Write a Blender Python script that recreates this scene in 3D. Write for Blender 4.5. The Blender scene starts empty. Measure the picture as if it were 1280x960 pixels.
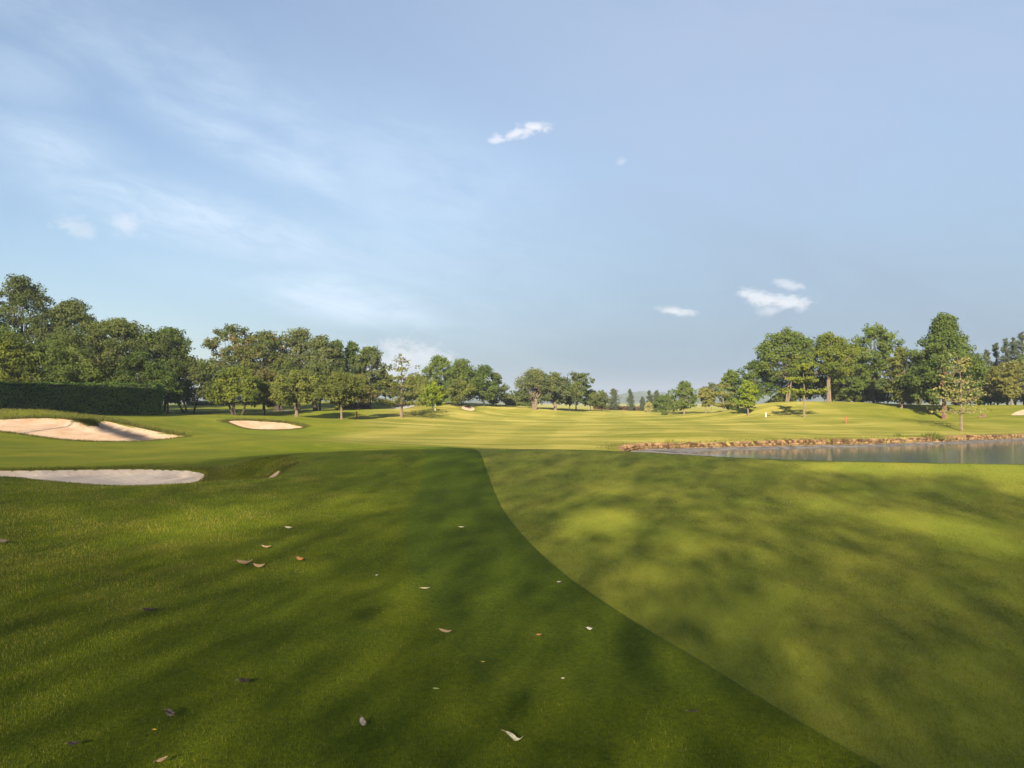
import bpy, math, random
import numpy as np
from mathutils import Vector
from mathutils.geometry import delaunay_2d_cdt

C = bpy.context.scene
COL = C.collection
RAD = math.radians

# ------------------------------------------------------------------ camera, sky, sun, exposure
F = 924.4                      # focal length in photo pixels (26 mm on a 36 mm wide frame)
EYE = 1.6
PITCH = math.atan2(20.0, F)    # horizon at y = 500 of 960
cam_d = bpy.data.cameras.new('camera')
cam_d.sensor_width = 36.0
cam_d.lens = 26.0
cam_d.clip_start = 0.05
cam_d.clip_end = 8000
cam = bpy.data.objects.new('camera', cam_d)
COL.objects.link(cam)
cam.location = (0, 0, EYE)
cam.rotation_euler = (RAD(90) + PITCH, 0, 0)
C.camera = cam

SUN_EL = RAD(20)
SUN_SIDE = 0.20                # light travels forward and a little to the right
_n = math.hypot(1, SUN_SIDE)
LDIR = np.array([SUN_SIDE / _n * math.cos(SUN_EL), 1 / _n * math.cos(SUN_EL), -math.sin(SUN_EL)])
SUN_STRENGTH = 4.8
SKY_STRENGTH = 0.070
EXPOSURE = 1.3
sun_d = bpy.data.lights.new('sun', 'SUN')
sun_d.energy = SUN_STRENGTH
sun_d.angle = RAD(0.53)
sun_d.color = (1.0, 0.87, 0.68)
sun = bpy.data.objects.new('sun', sun_d)
COL.objects.link(sun)
sun.rotation_euler = Vector(LDIR).to_track_quat('-Z', 'Y').to_euler()
sun.location = (-20, -100, 60)
C.view_settings.view_transform = 'Standard'
C.view_settings.look = 'None'
C.view_settings.gamma = 1
C.view_settings.use_curve_mapping = False
C.view_settings.exposure = EXPOSURE
C.cycles.use_denoising = True
C.cycles.max_bounces = 8
C.cycles.diffuse_bounces = 3
C.cycles.transmission_bounces = 4
C.cycles.transparent_max_bounces = 4
C.cycles.volume_bounces = 0
C.cycles.use_adaptive_sampling = False
C.cycles.sample_clamp_indirect = 4


class NT:
    """small helper to write node graphs as expressions"""
    def __init__(self, tree):
        self.t = tree
        self.n = tree.nodes
        self.l = tree.links

    def node(self, typ, **kw):
        n = self.n.new(typ)
        for k, v in kw.items():
            setattr(n, k, v)
        return n

    def put(self, sock, v):
        if isinstance(v, bpy.types.NodeSocket):
            self.l.new(v, sock)
        else:
            sock.default_value = v

    def m(self, op, a, b=None, c=None, clamp=False):
        n = self.node('ShaderNodeMath', operation=op, use_clamp=clamp)
        self.put(n.inputs[0], a)
        if b is not None:
            self.put(n.inputs[1], b)
        if c is not None:
            self.put(n.inputs[2], c)
        return n.outputs[0]

    def ramp(self, v, a, b, lo=0.0, hi=1.0):
        n = self.node('ShaderNodeMapRange', interpolation_type='SMOOTHSTEP')
        self.put(n.inputs[0], v)
        self.put(n.inputs[1], a)
        self.put(n.inputs[2], b)
        self.put(n.inputs[3], lo)
        self.put(n.inputs[4], hi)
        return n.outputs[0]

    def mix(self, f, a, b, mode='MIX'):
        n = self.node('ShaderNodeMix', data_type='RGBA', blend_type=mode)
        self.put(n.inputs[0], f)
        for i, v in ((6, a), (7, b)):
            if isinstance(v, tuple) and len(v) == 3:
                v = v + (1,)
            self.put(n.inputs[i], v)
        return n.outputs[2]

    def xyz(self, x, y, z=0.0):
        n = self.node('ShaderNodeCombineXYZ')
        for i, v in enumerate((x, y, z)):
            self.put(n.inputs[i], v)
        return n.outputs[0]

    def noise(self, vec, scale, detail=4, rough=0.55, dist=0.0, out=0):
        n = self.node('ShaderNodeTexNoise')
        if vec is not None:
            self.l.new(vec, n.inputs['Vector'])
        n.inputs['Scale'].default_value = scale
        n.inputs['Detail'].default_value = detail
        n.inputs['Roughness'].default_value = rough
        n.inputs['Distortion'].default_value = dist
        return n.outputs[out]

    def attr(self, name):
        return self.node('ShaderNodeAttribute', attribute_name=name).outputs['Fac']


def px_azel(px, py):
    x, y = (px - 640) / F, (480 - py) / F
    d = np.array([x, math.cos(PITCH) - y * math.sin(PITCH), math.sin(PITCH) + y * math.cos(PITCH)])
    d /= np.linalg.norm(d)
    return math.atan2(d[0], d[1]), math.asin(d[2])


def build_world():
    w = bpy.data.worlds.new('World')
    C.world = w
    w.use_nodes = True
    w.node_tree.nodes.clear()
    g = NT(w.node_tree)
    out = g.node('ShaderNodeOutputWorld')
    bg = g.node('ShaderNodeBackground')
    g.l.new(bg.outputs[0], out.inputs[0])
    sky = g.node('ShaderNodeTexSky', sky_type='NISHITA')
    sky.sun_disc = False
    sky.sun_elevation = SUN_EL
    sky.sun_rotation = math.atan2(-LDIR[0], -LDIR[1])
    sky.altitude = 50
    sky.air_density = 1.0
    sky.dust_density = 0.4
    sky.ozone_density = 1.5
    tc = g.node('ShaderNodeTexCoord')
    sep = g.node('ShaderNodeSeparateXYZ')
    g.l.new(tc.outputs['Generated'], sep.inputs[0])
    az = g.m('ARCTAN2', sep.outputs[0], sep.outputs[1])
    el = g.m('ARCSINE', sep.outputs[2])
    # high thin veil: streaks that fan from upper left to lower right
    a = RAD(-11)
    su = g.m('ADD', g.m('MULTIPLY', az, math.cos(a)), g.m('MULTIPLY', el, math.sin(a)))
    sv = g.m('SUBTRACT', g.m('MULTIPLY', el, math.cos(a)), g.m('MULTIPLY', az, math.sin(a)))
    vec = g.xyz(g.m('MULTIPLY', su, 2.6), g.m('MULTIPLY', sv, 7.5), 3.7)
    vec_f = g.xyz(g.m('MULTIPLY', su, 8.0), g.m('MULTIPLY', sv, 24.0), 1.3)
    soft = g.noise(g.xyz(g.m('MULTIPLY', su, 1.6), g.m('MULTIPLY', sv, 4.0), 9.1), 1.6, 5, 0.55, 0.6)
    streak = g.noise(vec, 2.2, 8, 0.6, 0.8)
    fine = g.noise(vec_f, 2.0, 6, 0.62, 0.6)
    stx = g.m('ADD', g.m('MULTIPLY', streak, 0.65), g.m('MULTIPLY', fine, 0.35))

    def blob(px, py, rx, ry, rot=0.0, warp=None, amt=0.0):
        """1 at the middle of an elliptic patch of sky, 0 at its edge"""
        a0, e0 = px_azel(px, py)
        da = g.m('SUBTRACT', az, a0)
        de = g.m('SUBTRACT', el, e0)
        c, s = math.cos(RAD(rot)), math.sin(RAD(rot))
        u = g.m('DIVIDE', g.m('ADD', g.m('MULTIPLY', da, c), g.m('MULTIPLY', de, s)), rx / F)
        v = g.m('DIVIDE', g.m('SUBTRACT', g.m('MULTIPLY', de, c), g.m('MULTIPLY', da, s)), ry / F)
        r = g.m('SQRT', g.m('ADD', g.m('MULTIPLY', u, u), g.m('MULTIPLY', v, v)))
        if warp is not None:
            r = g.m('ADD', r, g.m('MULTIPLY', g.m('SUBTRACT', warp, 0.5), amt))
        return g.m('SUBTRACT', 1.0, r)

    # cirrus patches: (px, py, rx, ry, rot, strength)
    cir = None
    for (px, py, rx, ry, rot, k) in [(60, 185, 120, 48, -6, 0.75), (330, 190, 210, 42, -17, 0.62),
                                     (235, 272, 260, 52, -9, 1.0), (430, 378, 170, 46, -8, 1.0),
                                     (150, 60, 260, 60, -14, 0.35), (500, 230, 330, 150, -24, 0.36), (300, 120, 360, 80, -18, 0.4), (440, 330, 380, 120, -8, 0.36),
                                     (330, 300, 200, 60, -10, 0.4), (30, 100, 80, 50, 0, 0.3)]:
        b = g.m('MULTIPLY', g.ramp(blob(px, py, rx, ry, rot, soft, 0.9), -0.05, 1.0), k * 1.12)
        cir = b if cir is None else g.m('MAXIMUM', cir, b)
    cir = g.m('MULTIPLY', cir, g.ramp(stx, 0.32, 0.66, 0.25, 1.0))
    # even thin veil, thickest to the right
    veil = g.m('MULTIPLY', g.ramp(soft, 0.25, 0.75, 0.6, 1.0), g.ramp(az, -0.68, 0.40, 0.12, 0.82))
    col = g.mix(veil, sky.outputs[0], VEIL_COL)
    col = g.mix(g.ramp(el, 0.0, 0.75, 0.0, 0.20), col, LAV_COL)
    col = g.mix(g.m('MULTIPLY', g.ramp(el, 0.38, 0.0, 0.0, 0.85), g.ramp(az, -0.6, 0.1, 0.55, 1.0)), col, HORIZON_COL)
    col = g.mix(g.m('MULTIPLY', cir, 0.9), col, CIRRUS_COL)
    # small cumulus
    wv = g.xyz(g.m('MULTIPLY', az, 1.0), g.m('MULTIPLY', el, 1.5), 0.0)
    wn = g.noise(wv, 60.0, 8, 0.65, 0.4)
    wn2 = g.noise(wv, 24.0, 8, 0.65, 0.4)
    cum = None
    for (px, py, rx, ry, rot, k) in [(645, 167, 36, 6, 14, 1.0), (668, 159, 20, 5, -8, 1.0), (622, 175, 20, 4, 8, .9),
                                     (777, 202, 9, 5, 10, 0.35), (842, 389, 25, 5, -5, 0.85), (985, 356, 20, 6, -12, 0.7),
                                     (962, 375, 36, 9, -10, 1.0), (985, 379, 25, 8, -4, 1.0), (943, 370, 20, 7, -12, .9),
                                     (962, 388, 14, 8, 0, .6), (158, 281, 17, 13, -20, .55), (92, 284, 22, 10, -8, 0.4),
                                     (500, 452, 52, 26, 4, 0.8), (530, 448, 36, 18, 0, 0.75), (478, 455, 32, 24, 0, 0.75)]:
        b = g.m('MULTIPLY', g.ramp(blob(px, py, rx * 1.2, ry * 1.35, rot, g.m('ADD', g.m('MULTIPLY', wn, 0.5), g.m('MULTIPLY', wn2, 0.5)), 3.6), 0.0, 0.9), k)
        cum = b if cum is None else g.m('MAXIMUM', cum, b)
    ccol = g.mix(g.ramp(wn, 0.3, 0.7), CUM_LO, CUM_HI)
    col = g.mix(g.m('MULTIPLY', cum, 0.8), col, ccol)
    g.l.new(col, bg.inputs[0])
    bg.inputs[1].default_value = SKY_STRENGTH


VEIL_COL = (2.75, 3.42, 4.5)
HORIZON_COL = (1.7, 2.3, 3.0)
LAV_COL = (3.4, 4.0, 5.45)
CIRRUS_COL = (4.4, 5.3, 6.3)
CUM_LO = (5.0, 5.3, 6.0)
CUM_HI = (6.6, 6.4, 6.2)
build_world()

# ------------------------------------------------------------------ small helpers
def tag(o, label=None, cat=None, group=None, kind=None):
    if label:
        o['label'] = label
    if cat:
        o['category'] = cat
    if group:
        o['group'] = group
    if kind:
        o['kind'] = kind
    return o


def mesh_np(name, V, faces_list, mat, parent=None, smooth=True, attrs=None, loc=None):
    """V (n,3); faces_list: list of int arrays (m,3) or (m,4). attrs: name -> (domain, values)"""
    me = bpy.data.meshes.new(name)
    V = np.ascontiguousarray(V, dtype=np.float32)
    me.vertices.add(len(V))
    me.vertices.foreach_set('co', V.ravel())
    loops = np.concatenate([f.ravel() for f in faces_list]).astype(np.int32)
    tot = np.concatenate([np.full(len(f), f.shape[1]) for f in faces_list]).astype(np.int32)
    start = np.concatenate([[0], np.cumsum(tot)[:-1]]).astype(np.int32)
    me.loops.add(len(loops))
    me.loops.foreach_set('vertex_index', loops)
    me.polygons.add(len(tot))
    me.polygons.foreach_set('loop_start', start)
    me.polygons.foreach_set('use_smooth', np.full(len(tot), smooth))
    for k, (dom, val) in (attrs or {}).items():
        at = me.attributes.new(k, 'FLOAT', dom)
        at.data.foreach_set('value', np.asarray(val, dtype=np.float32))
    me.update(calc_edges=True)
    me.validate()
    if mat:
        me.materials.append(mat)
    o = bpy.data.objects.new(name, me)
    COL.objects.link(o)
    if parent:
        o.parent = parent
    if loc is not None:
        o.location = loc
    return o


def empty(name, loc, rz=0.0):
    o = bpy.data.objects.new(name, None)
    COL.objects.link(o)
    o.location = loc
    o.rotation_euler = (0, 0, rz)
    o.empty_display_size = 0.3
    return o


def ray(px, py):
    x, y = (px - 640) / F, (480 - py) / F
    return np.array([x, math.cos(PITCH) - y * math.sin(PITCH), math.sin(PITCH) + y * math.cos(PITCH)])


def P(px, py, D):
    """world point seen at pixel (px, py) at depth D"""
    d = ray(px, py)
    return np.array([0, 0, EYE]) + d * (D / d[1])


def Z0(px, py, z=0.0):
    d = ray(px, py)
    return np.array([0, 0, EYE]) + d * ((z - EYE) / d[2])


def smooth_poly(pts, per=8):
    """closed Catmull-Rom through the points"""
    p = np.array(pts, float)
    n = len(p)
    out = []
    for i in range(n):
        a, b, c, d = p[i - 1], p[i], p[(i + 1) % n], p[(i + 2) % n]
        for t in np.linspace(0, 1, per, endpoint=False):
            out.append(0.5 * ((2 * b) + (c - a) * t + (2 * a - 5 * b + 4 * c - d) * t * t + (3 * b - a - 3 * c + d) * t ** 3))
    return np.array(out)


def sdf(poly, X, Y):
    """signed distance, negative inside; far outside the box it is only a lower bound"""
    X = np.asarray(X, float)
    Y = np.asarray(Y, float)
    res = np.full(X.shape, 50.0)
    m = (X > poly[:, 0].min() - 6) & (X < poly[:, 0].max() + 6) & (Y > poly[:, 1].min() - 6) & (Y < poly[:, 1].max() + 6)
    if not m.any():
        return res
    x, y = X[m], Y[m]
    d2 = np.full(x.shape, 1e9)
    ins = np.zeros(x.shape, bool)
    n = len(poly)
    for i in range(n):
        ax, ay = poly[i]
        bx, by = poly[(i + 1) % n]
        ex, ey = bx - ax, by - ay
        t = np.clip(((x - ax) * ex + (y - ay) * ey) / (ex * ex + ey * ey + 1e-12), 0, 1)
        d2 = np.minimum(d2, (x - ax - t * ex) ** 2 + (y - ay - t * ey) ** 2)
        c = ((ay > y) != (by > y)) & (x < (bx - ax) * (y - ay) / (by - ay + 1e-12) + ax)
        ins ^= c
    d = np.sqrt(d2)
    res[m] = np.where(ins, -d, d)
    return res


def sst(x, a, b):
    t = np.clip((np.asarray(x, float) - a) / (b - a), 0, 1)
    return t * t * (3 - 2 * t)


# ------------------------------------------------------------------ the lie of the land
WATER = -1.75
CP = []          # control points (X, Y, z)


def cp(px, py, D):
    CP.append(P(px, py, D))


def cz(X, Y, z):
    CP.append(np.array([X, Y, z]))


for r in (1.2, 3.0, 6.0):
    for a in (-80, -55, -30, 0, 30, 55, 80):
        cz(r * math.sin(RAD(a)), r * math.cos(RAD(a)), 0.0)
for a in (-80, 80):
    for r, z in ((12, 0), (25, -.2), (50, -.6), (100, -.8)):
        cz(r * math.sin(RAD(a)), r * math.cos(RAD(a)), z)
for a in (-80, -50, -30, -10, 10, 30, 50, 80):
    for r, z in ((330, -1.8), (700, -4), (2600, -6)):
        cz(r * math.sin(RAD(a)), r * math.cos(RAD(a)), z)
# the green: flat, its back lip, the fall to the pond
for px, py in ((640, 650), (900, 650), (1180, 650), (1350, 640), (640, 600), (800, 600), (1000, 605), (1200, 610)):
    CP.append(Z0(px, py, 0.0))
for px, py in ((590, 561), (700, 562), (830, 567), (950, 574), (1100, 578), (1280, 581), (1450, 583)):
    q = Z0(px, py, 0.05)
    CP.append(q)
    k = (q[1] + 3.5) / q[1]
    cz(q[0] * k, q[1] * k, -0.45)
    k = (q[1] + 7.5) / q[1]
    cz(q[0] * k, q[1] * k, -1.25)
# left approach
for px, py, D in ((60, 690, None), (300, 690, None), (480, 640, None), (200, 630, None), (420, 600, None)):
    CP.append(Z0(px, py, 0.0))
cp(-100, 603, 14.2); cp(40, 605, 14.2); cp(130, 609, 14.3); cp(230, 605, 14.4); cp(300, 600, 15.0)
cp(-100, 585, 19.4); cp(60, 585, 19.4); cp(180, 584, 19.6); cp(255, 582, 19.8); CP.append(np.array([-6.2, 16.6, -.26])); CP.append(np.array([-7.0, 18.0, -.20]))
cz(-6.6, 20.6, 0.06); cz(-5.4, 19.4, 0.10); cz(-5.0, 17.6, 0.06); cz(-8.2, 21.5, -.08); cp(400, 565, 22.0); cp(470, 560, 24.0); cp(540, 559, 25)
cp(60, 574, 24); cp(180, 573, 25); cp(300, 565, 27); cp(60, 560, 32); cp(200, 560, 33); cp(330, 553, 35)
cz(-4.6, 32, -0.75); cz(-1.5, 34, -0.95); cz(-9, 32, -.75)
cp(-80, 540, 38); cp(0, 543, 38.5); cp(60, 550, 38.5); cp(120, 554, 38); cp(180, 553, 38.5); cp(240, 547, 40)
cp(-80, 520, 45); cp(0, 523, 45.5); cp(60, 522, 46); cp(110, 527, 45); cp(160, 531, 46); cp(240, 542, 45)
cp(0, 511.5, 49.5); cp(50, 511, 50); cp(90, 516, 50); cp(130, 523, 51); cp(-80, 510, 50)
cp(190, 521.5, 72); cp(60, 519, 73); cp(-60, 518, 73); cp(230, 519, 78)
cp(285, 532, 62); cp(300, 538, 61); cp(340, 540, 60.5); cp(380, 538, 61.5)
cp(285, 524, 66); cp(310, 524.5, 66); cp(345, 526, 66); cp(378, 531, 65)
cp(270, 540, 52); cp(370, 545, 50); cp(440, 550, 48)
# trees' feet and the rises behind
cp(240, 516, 85); cp(298, 519, 84); cp(371, 521, 80); cp(427, 524, 78); cp(502, 521, 85); cp(446, 523, 84)
cp(260, 511, 115); cp(340, 513, 105); cp(410, 513, 108); cp(460, 512, 112); cp(545, 512, 100); cp(500, 509, 122)
cp(560, 505, 130); cp(590, 508, 128); cp(620, 508, 135); cp(650, 509, 140); cp(560, 503, 160); cp(670, 511, 132)
cp(700, 513, 140); cp(740, 513, 150); cp(800, 514.5, 170); cp(850, 517, 135); cp(880, 516, 125)
# fairway floor
for px, py, D in ((560, 555, 46), (640, 556, 46), (720, 553, 47), (520, 540, 60), (640, 540, 64), (760, 541, 62), (600, 527, 90),
                  (700, 527, 92), (800, 529, 90), (640, 519, 125), (740, 519, 128), (800, 521, 115), (880, 530, 78), (880, 545, 56)):
    cp(px, py, D)
# right rise
cp(800, 555, 49.5); cp(900, 551.5, 52.5); cp(1000, 549.5, 54.5); cp(1130, 546.5, 58); cp(1280, 541, 65); cp(1400, 538, 72)
cp(936, 519, 100); cp(960, 520, 96); cp(1005, 522, 88); cp(1057, 530, 78); cp(1180, 523, 92); cp(1201, 538, 70)
cp(960, 504, 106); cp(1030, 503, 105); cp(1090, 504, 105); cp(905, 515.5, 112); cp(1130, 510, 98); cp(1180, 508, 108); cp(1262, 508, 101)
cp(1229, 520, 88); cp(1340, 508, 100); cp(1000, 505, 125); cp(1150, 506, 125); cp(950, 535, 70); cp(1120, 530, 76)

CP = np.array(CP)
_U = np.stack([np.arctan2(CP[:, 0], CP[:, 1]), np.log(np.hypot(CP[:, 0], CP[:, 1]))], 1)


def _phi(r2):
    return 0.5 * r2 * np.log(r2 + 1e-12)


_K = _phi(((_U[:, None] - _U[None]) ** 2).sum(-1)) + np.eye(len(CP)) * 2e-4
_A = np.block([[_K, np.c_[np.ones(len(CP)), _U]], [np.c_[np.ones(len(CP)), _U].T, np.zeros((3, 3))]])
_W = np.linalg.solve(_A, np.r_[CP[:, 2], 0, 0, 0])


def base_z(X, Y):
    X = np.asarray(X, float)
    Y = np.asarray(Y, float)
    sh = X.shape
    x, y = X.ravel(), Y.ravel()
    r = np.maximum(np.hypot(x, y), 1.0)
    ang = np.arctan2(x, y)
    a = np.clip(ang, -RAD(82), RAD(82))
    l = np.log(r)
    z = _W[-3] + _W[-2] * a + _W[-1] * l
    for i in range(len(_U)):
        z = z + _W[i] * _phi((a - _U[i, 0]) ** 2 + (l - _U[i, 1]) ** 2)
    z = z * (1 - sst(np.abs(ang), RAD(82), RAD(125)))
    # gentle rolls on the fairway
    k = sst(r, 42, 60) * (1 - sst(r, 170, 260)) * 0.11 + 0.012 * sst(r, 8, 16)
    z = z + k * (np.sin(0.21 * y + 0.06 * x + 1.0) * 0.55 + np.sin(0.37 * y - 0.11 * x + 2.0 + np.sin(0.05 * x)) * 0.4 + np.sin(0.17 * x + 0.09 * y) * 0.35)
    return z.reshape(sh)


pond = smooth_poly([(8.2, 47.2), (12.4, 49.6), (20.4, 52.0), (29.2, 55), (43, 62), (58, 69), (72, 62), (62, 32), (40, 25.5), (19, 28), (9.5, 33), (6.8, 40)], 8)


def px_poly(pts, D=None):
    return [tuple(P(x, y, d)[:2]) for x, y, d in pts]


b1 = smooth_poly(px_poly([(-90, 538, 39), (0, 541.5, 39.3), (60, 548.5, 39), (120, 552, 38.7), (180, 551, 39), (215, 548.5, 39.8), (236, 546, 41.3),
                          (205, 540.5, 43.5), (160, 532.5, 45.2), (129, 527.6, 46), (118, 528, 45.5), (120, 536, 43.6), (110, 535.5, 43.7), (96, 531.5, 44.5), (70, 525.5, 45.3), (30, 526, 45), (0, 528.5, 44.5), (-90, 528, 44)]), 6)
b2 = smooth_poly([tuple(Z0(x, y, z)[:2]) for x, y, z in [(-140, 598, -.12), (0, 597, -.12), (60, 602, -.11), (130, 606, -.11), (200, 603, -.12), (238, 597, -.13), (257, 589, -.18),
                  (190, 587.5, -.22), (100, 588.5, -.22), (0, 590.5, -.22), (-140, 591, -.22)]], 6)
b3 = smooth_poly(px_poly([(283, 531, 63.3), (300, 536, 61.8), (322, 538.3, 61.2), (350, 538.5, 61.2), (370, 537.5, 61.8), (379, 535.5, 62.7), (362, 531.6, 64.4), (330, 528.8, 64.6), (302, 528.6, 64.4)]), 6)
b4 = smooth_poly(px_poly([(577, 509.3, 124), (585, 509.6, 122), (593, 509.2, 124), (590, 507.7, 129), (580, 507.7, 129)]), 5)
b5 = smooth_poly(px_poly([(1264, 512, 90), (1275, 513, 88), (1300, 513, 88), (1310, 510.5, 94), (1280, 510, 95)]), 5)
b6 = smooth_poly([tuple(Z0(x, y, -.05)[:2]) for x, y in [(314, 595), (330, 595.5), (345, 591.5), (349, 586), (336, 587.5), (322, 591)]], 6)
hollow = smooth_poly([tuple(Z0(x, y, 0)[:2]) for x, y in [(262, 596), (300, 600), (340, 594), (356, 582), (340, 576), (300, 580), (262, 586)]], 6)
BUNKERS = [(b1, 0.30, 0.5), (b2, 0.14, 0.22), (b3, 0.30, 0.6), (b4, 0.2, 0.5), (b5, 0.2, 0.5), (b6, 0.05, 0.1)]

green_px = [(1115, 970), (980, 893), (860, 819), (775, 768), (700, 716), (655, 674), (628, 637), (613, 603), (602, 582), (596, 573), (587, 566.5), (577, 563.2), (566, 561.8)]
green_back = [(700, 562.5), (830, 567.5), (950, 574.5), (1100, 578.5), (1280, 581.5), (1450, 584)]
green = [tuple(Z0(x, y, 0)[:2]) for x, y in green_px] + [tuple(Z0(x, y, .04)[:2]) for x, y in green_back] + [(19, 12), (17, 4), (9, 0.4), (4.2, 0.3), (2.9, 1.1), (2.35, 1.8), (1.93, 2.5)]
green = smooth_poly(green, 8)


def sand_z(X, Y, poly, drop, w):
    d = sdf(poly, X, Y)
    zb = base_z(X, Y)
    return zb - drop * sst(-d, -0.05, w) - 0.24 * sst(-sdf(hollow, X, Y), -0.25, 0.95)


def terrain_z(X, Y):
    z = base_z(X, Y)
    d = sdf(pond, X, Y)
    z = np.where(d < 3, z + (WATER - 0.9 - z) * sst(-d, -0.72, 0.1), z)
    for poly, drop, w in BUNKERS:
        d = sdf(poly, X, Y)
        z = z - np.where(d < 0.5, (drop + .25) * sst(-d, -0.02, w), 0)
    d = sdf(hollow, X, Y)
    z = z + np.where(d < 1.5, 0.05 * np.exp(-((d - 0.4) / 0.6) ** 2) * sst(Y - 0.45 * (X + 7), 17.0, 18.6) - 0.24 * sst(-d, -0.25, 0.95), 0)
    d = sdf(green, X, Y)
    z = z + 0.012 - 0.04 * sst(-d, -0.02, 0.10)
    return z


def tz(x, y):
    return float(terrain_z(np.array([x]), np.array([y]))[0])


def ground_at(px, py):
    d = ray(px, py)
    z = 0.0
    for _ in range(8):
        q = Z0(px, py, z)
        z = tz(q[0], q[1])
    return np.array([q[0], q[1], z])


# ------------------------------------------------------------------ materials
def mat(name):
    m = bpy.data.materials.new(name)
    m.use_nodes = True
    m.node_tree.nodes.clear()
    g = NT(m.node_tree)
    out = g.node('ShaderNodeOutputMaterial')
    p = g.node('ShaderNodeBsdfPrincipled')
    g.l.new(p.outputs[0], out.inputs[0])
    p.inputs['Roughness'].default_value = 0.8
    p.inputs['Specular IOR Level'].default_value = 0.2
    p.inputs['Diffuse Roughness'].default_value = 1.0
    return m, g, p, out


def bump(g, p, h, strength, dist):
    b = g.node('ShaderNodeBump')
    b.inputs['Strength'].default_value = strength
    b.inputs['Distance'].default_value = dist
    g.l.new(h, b.inputs['Height'])
    g.l.new(b.outputs[0], p.inputs['Normal'])


def grass_ground_mat():
    m, g, p, out = mat('turf')
    geo = g.node('ShaderNodeNewGeometry')
    pos = geo.outputs['Position']
    sp = g.node('ShaderNodeSeparateXYZ')
    g.l.new(pos, sp.inputs[0])
    big = g.noise(pos, 0.12, 4, 0.6)
    mid = g.noise(pos, 0.9, 5, 0.6)
    fine = g.noise(pos, 38.0, 4, 0.7)
    blade = g.noise(pos, 160.0, 3, 0.7)
    fw, ro, fr = g.attr('fairway'), g.attr('rough'), g.attr('collar')
    # mown fairway: two sets of crossing mower bands, worn dry patches
    wob = g.m('MULTIPLY', g.m('SUBTRACT', g.noise(pos, 0.05, 3, 0.5), 0.5), 10.0)
    u = g.m('ADD', g.m('ADD', g.m('MULTIPLY', sp.outputs[1], 0.62), g.m('MULTIPLY', sp.outputs[0], 0.12)), wob)
    v = g.m('ADD', g.m('ADD', g.m('MULTIPLY', sp.outputs[0], 0.80), g.m('MULTIPLY', sp.outputs[1], -0.10)), wob)
    s1 = g.ramp(g.m('SINE', u), -0.35, 0.35)
    s2 = g.ramp(g.m('SINE', v), -0.35, 0.35)
    dry = g.noise(g.xyz(g.m('MULTIPLY', sp.outputs[0], 0.10), g.m('MULTIPLY', sp.outputs[1], 0.22)), 1.0, 6, 0.6, 0.6)
    fcol = g.mix(g.ramp(dry, 0.36, 0.68), FW_GREEN, FW_DRY)
    streak = g.noise(g.xyz(g.m('MULTIPLY', sp.outputs[0], 0.07), g.m('MULTIPLY', sp.outputs[1], 0.42)), 1.0, 5, 0.6, 0.5)
    fcol = g.mix(g.m('MULTIPLY', s1, 0.42), fcol, FW_LIGHT)
    fcol = g.mix(g.m('MULTIPLY', s2, 0.34), fcol, FW_DARK)
    fcol = g.mix(g.ramp(streak, 0.52, 0.66, 0.0, 0.55), fcol, FW_LIGHT)
    fcol = g.mix(g.ramp(streak, 0.48, 0.34, 0.0, 0.55), fcol, FW_DARK)
    # approach turf by the green
    acol = g.mix(g.ramp(mid, 0.35, 0.7), AP_A, AP_B)
    pk = g.noise(pos, 2.6, 5, 0.7)
    worn = g.m('MULTIPLY', g.ramp(g.noise(pos, 0.45, 5, 0.65), 0.50, 0.70), g.ramp(sp.outputs[0], -1.6, -4.5))
    acol = g.mix(g.m('MULTIPLY', worn, g.ramp(pk, 0.3, 0.7, 0.25, 0.8)), acol, AP_WORN)
    rcol = g.mix(g.ramp(g.noise(pos, 0.35, 6, 0.65), 0.35, 0.7), RO_A, RO_B)
    col = g.mix(fw, acol, fcol)
    col = g.mix(ro, col, rcol)
    col = g.mix(g.m('MULTIPLY', fr, 0.9), col, COLLAR)
    col = g.mix(g.ramp(fine, 0.25, 0.75, 0.0, 0.8), col, g.mix(1.0, col, (0.38, 0.44, 0.38), 'MULTIPLY'))
    col = g.mix(g.ramp(blade, 0.5, 0.8, 0.0, 0.6), col, g.mix(1.0, col, (2.0, 1.8, 1.7), 'MULTIPLY'))
    g.l.new(col, p.inputs['Base Color'])
    p.inputs['Roughness'].default_value = 0.9
    p.inputs['Specular IOR Level'].default_value = 0.08
    h = g.m('ADD', g.m('MULTIPLY', blade, 0.3), g.m('ADD', fine, g.m('MULTIPLY', g.noise(pos, 9.0, 4, 0.7), 1.6)))
    bump(g, p, h, 0.9, 0.05)
    return m


FW_GREEN = (0.172, 0.170, 0.024)
FW_DRY = (0.265, 0.228, 0.046)
FW_LIGHT = (0.370, 0.315, 0.085)
FW_DARK = (0.105, 0.124, 0.012)
AP_A = (0.105, 0.138, 0.005)
AP_B = (0.150, 0.172, 0.007)
AP_WORN = (0.24, 0.195, 0.036)
RO_A = (0.110, 0.135, 0.010)
RO_B = (0.185, 0.180, 0.018)
COLLAR = (0.092, 0.135, 0.006)
GR_A = (0.138, 0.158, 0.017)
GR_B = (0.172, 0.174, 0.023)


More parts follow.
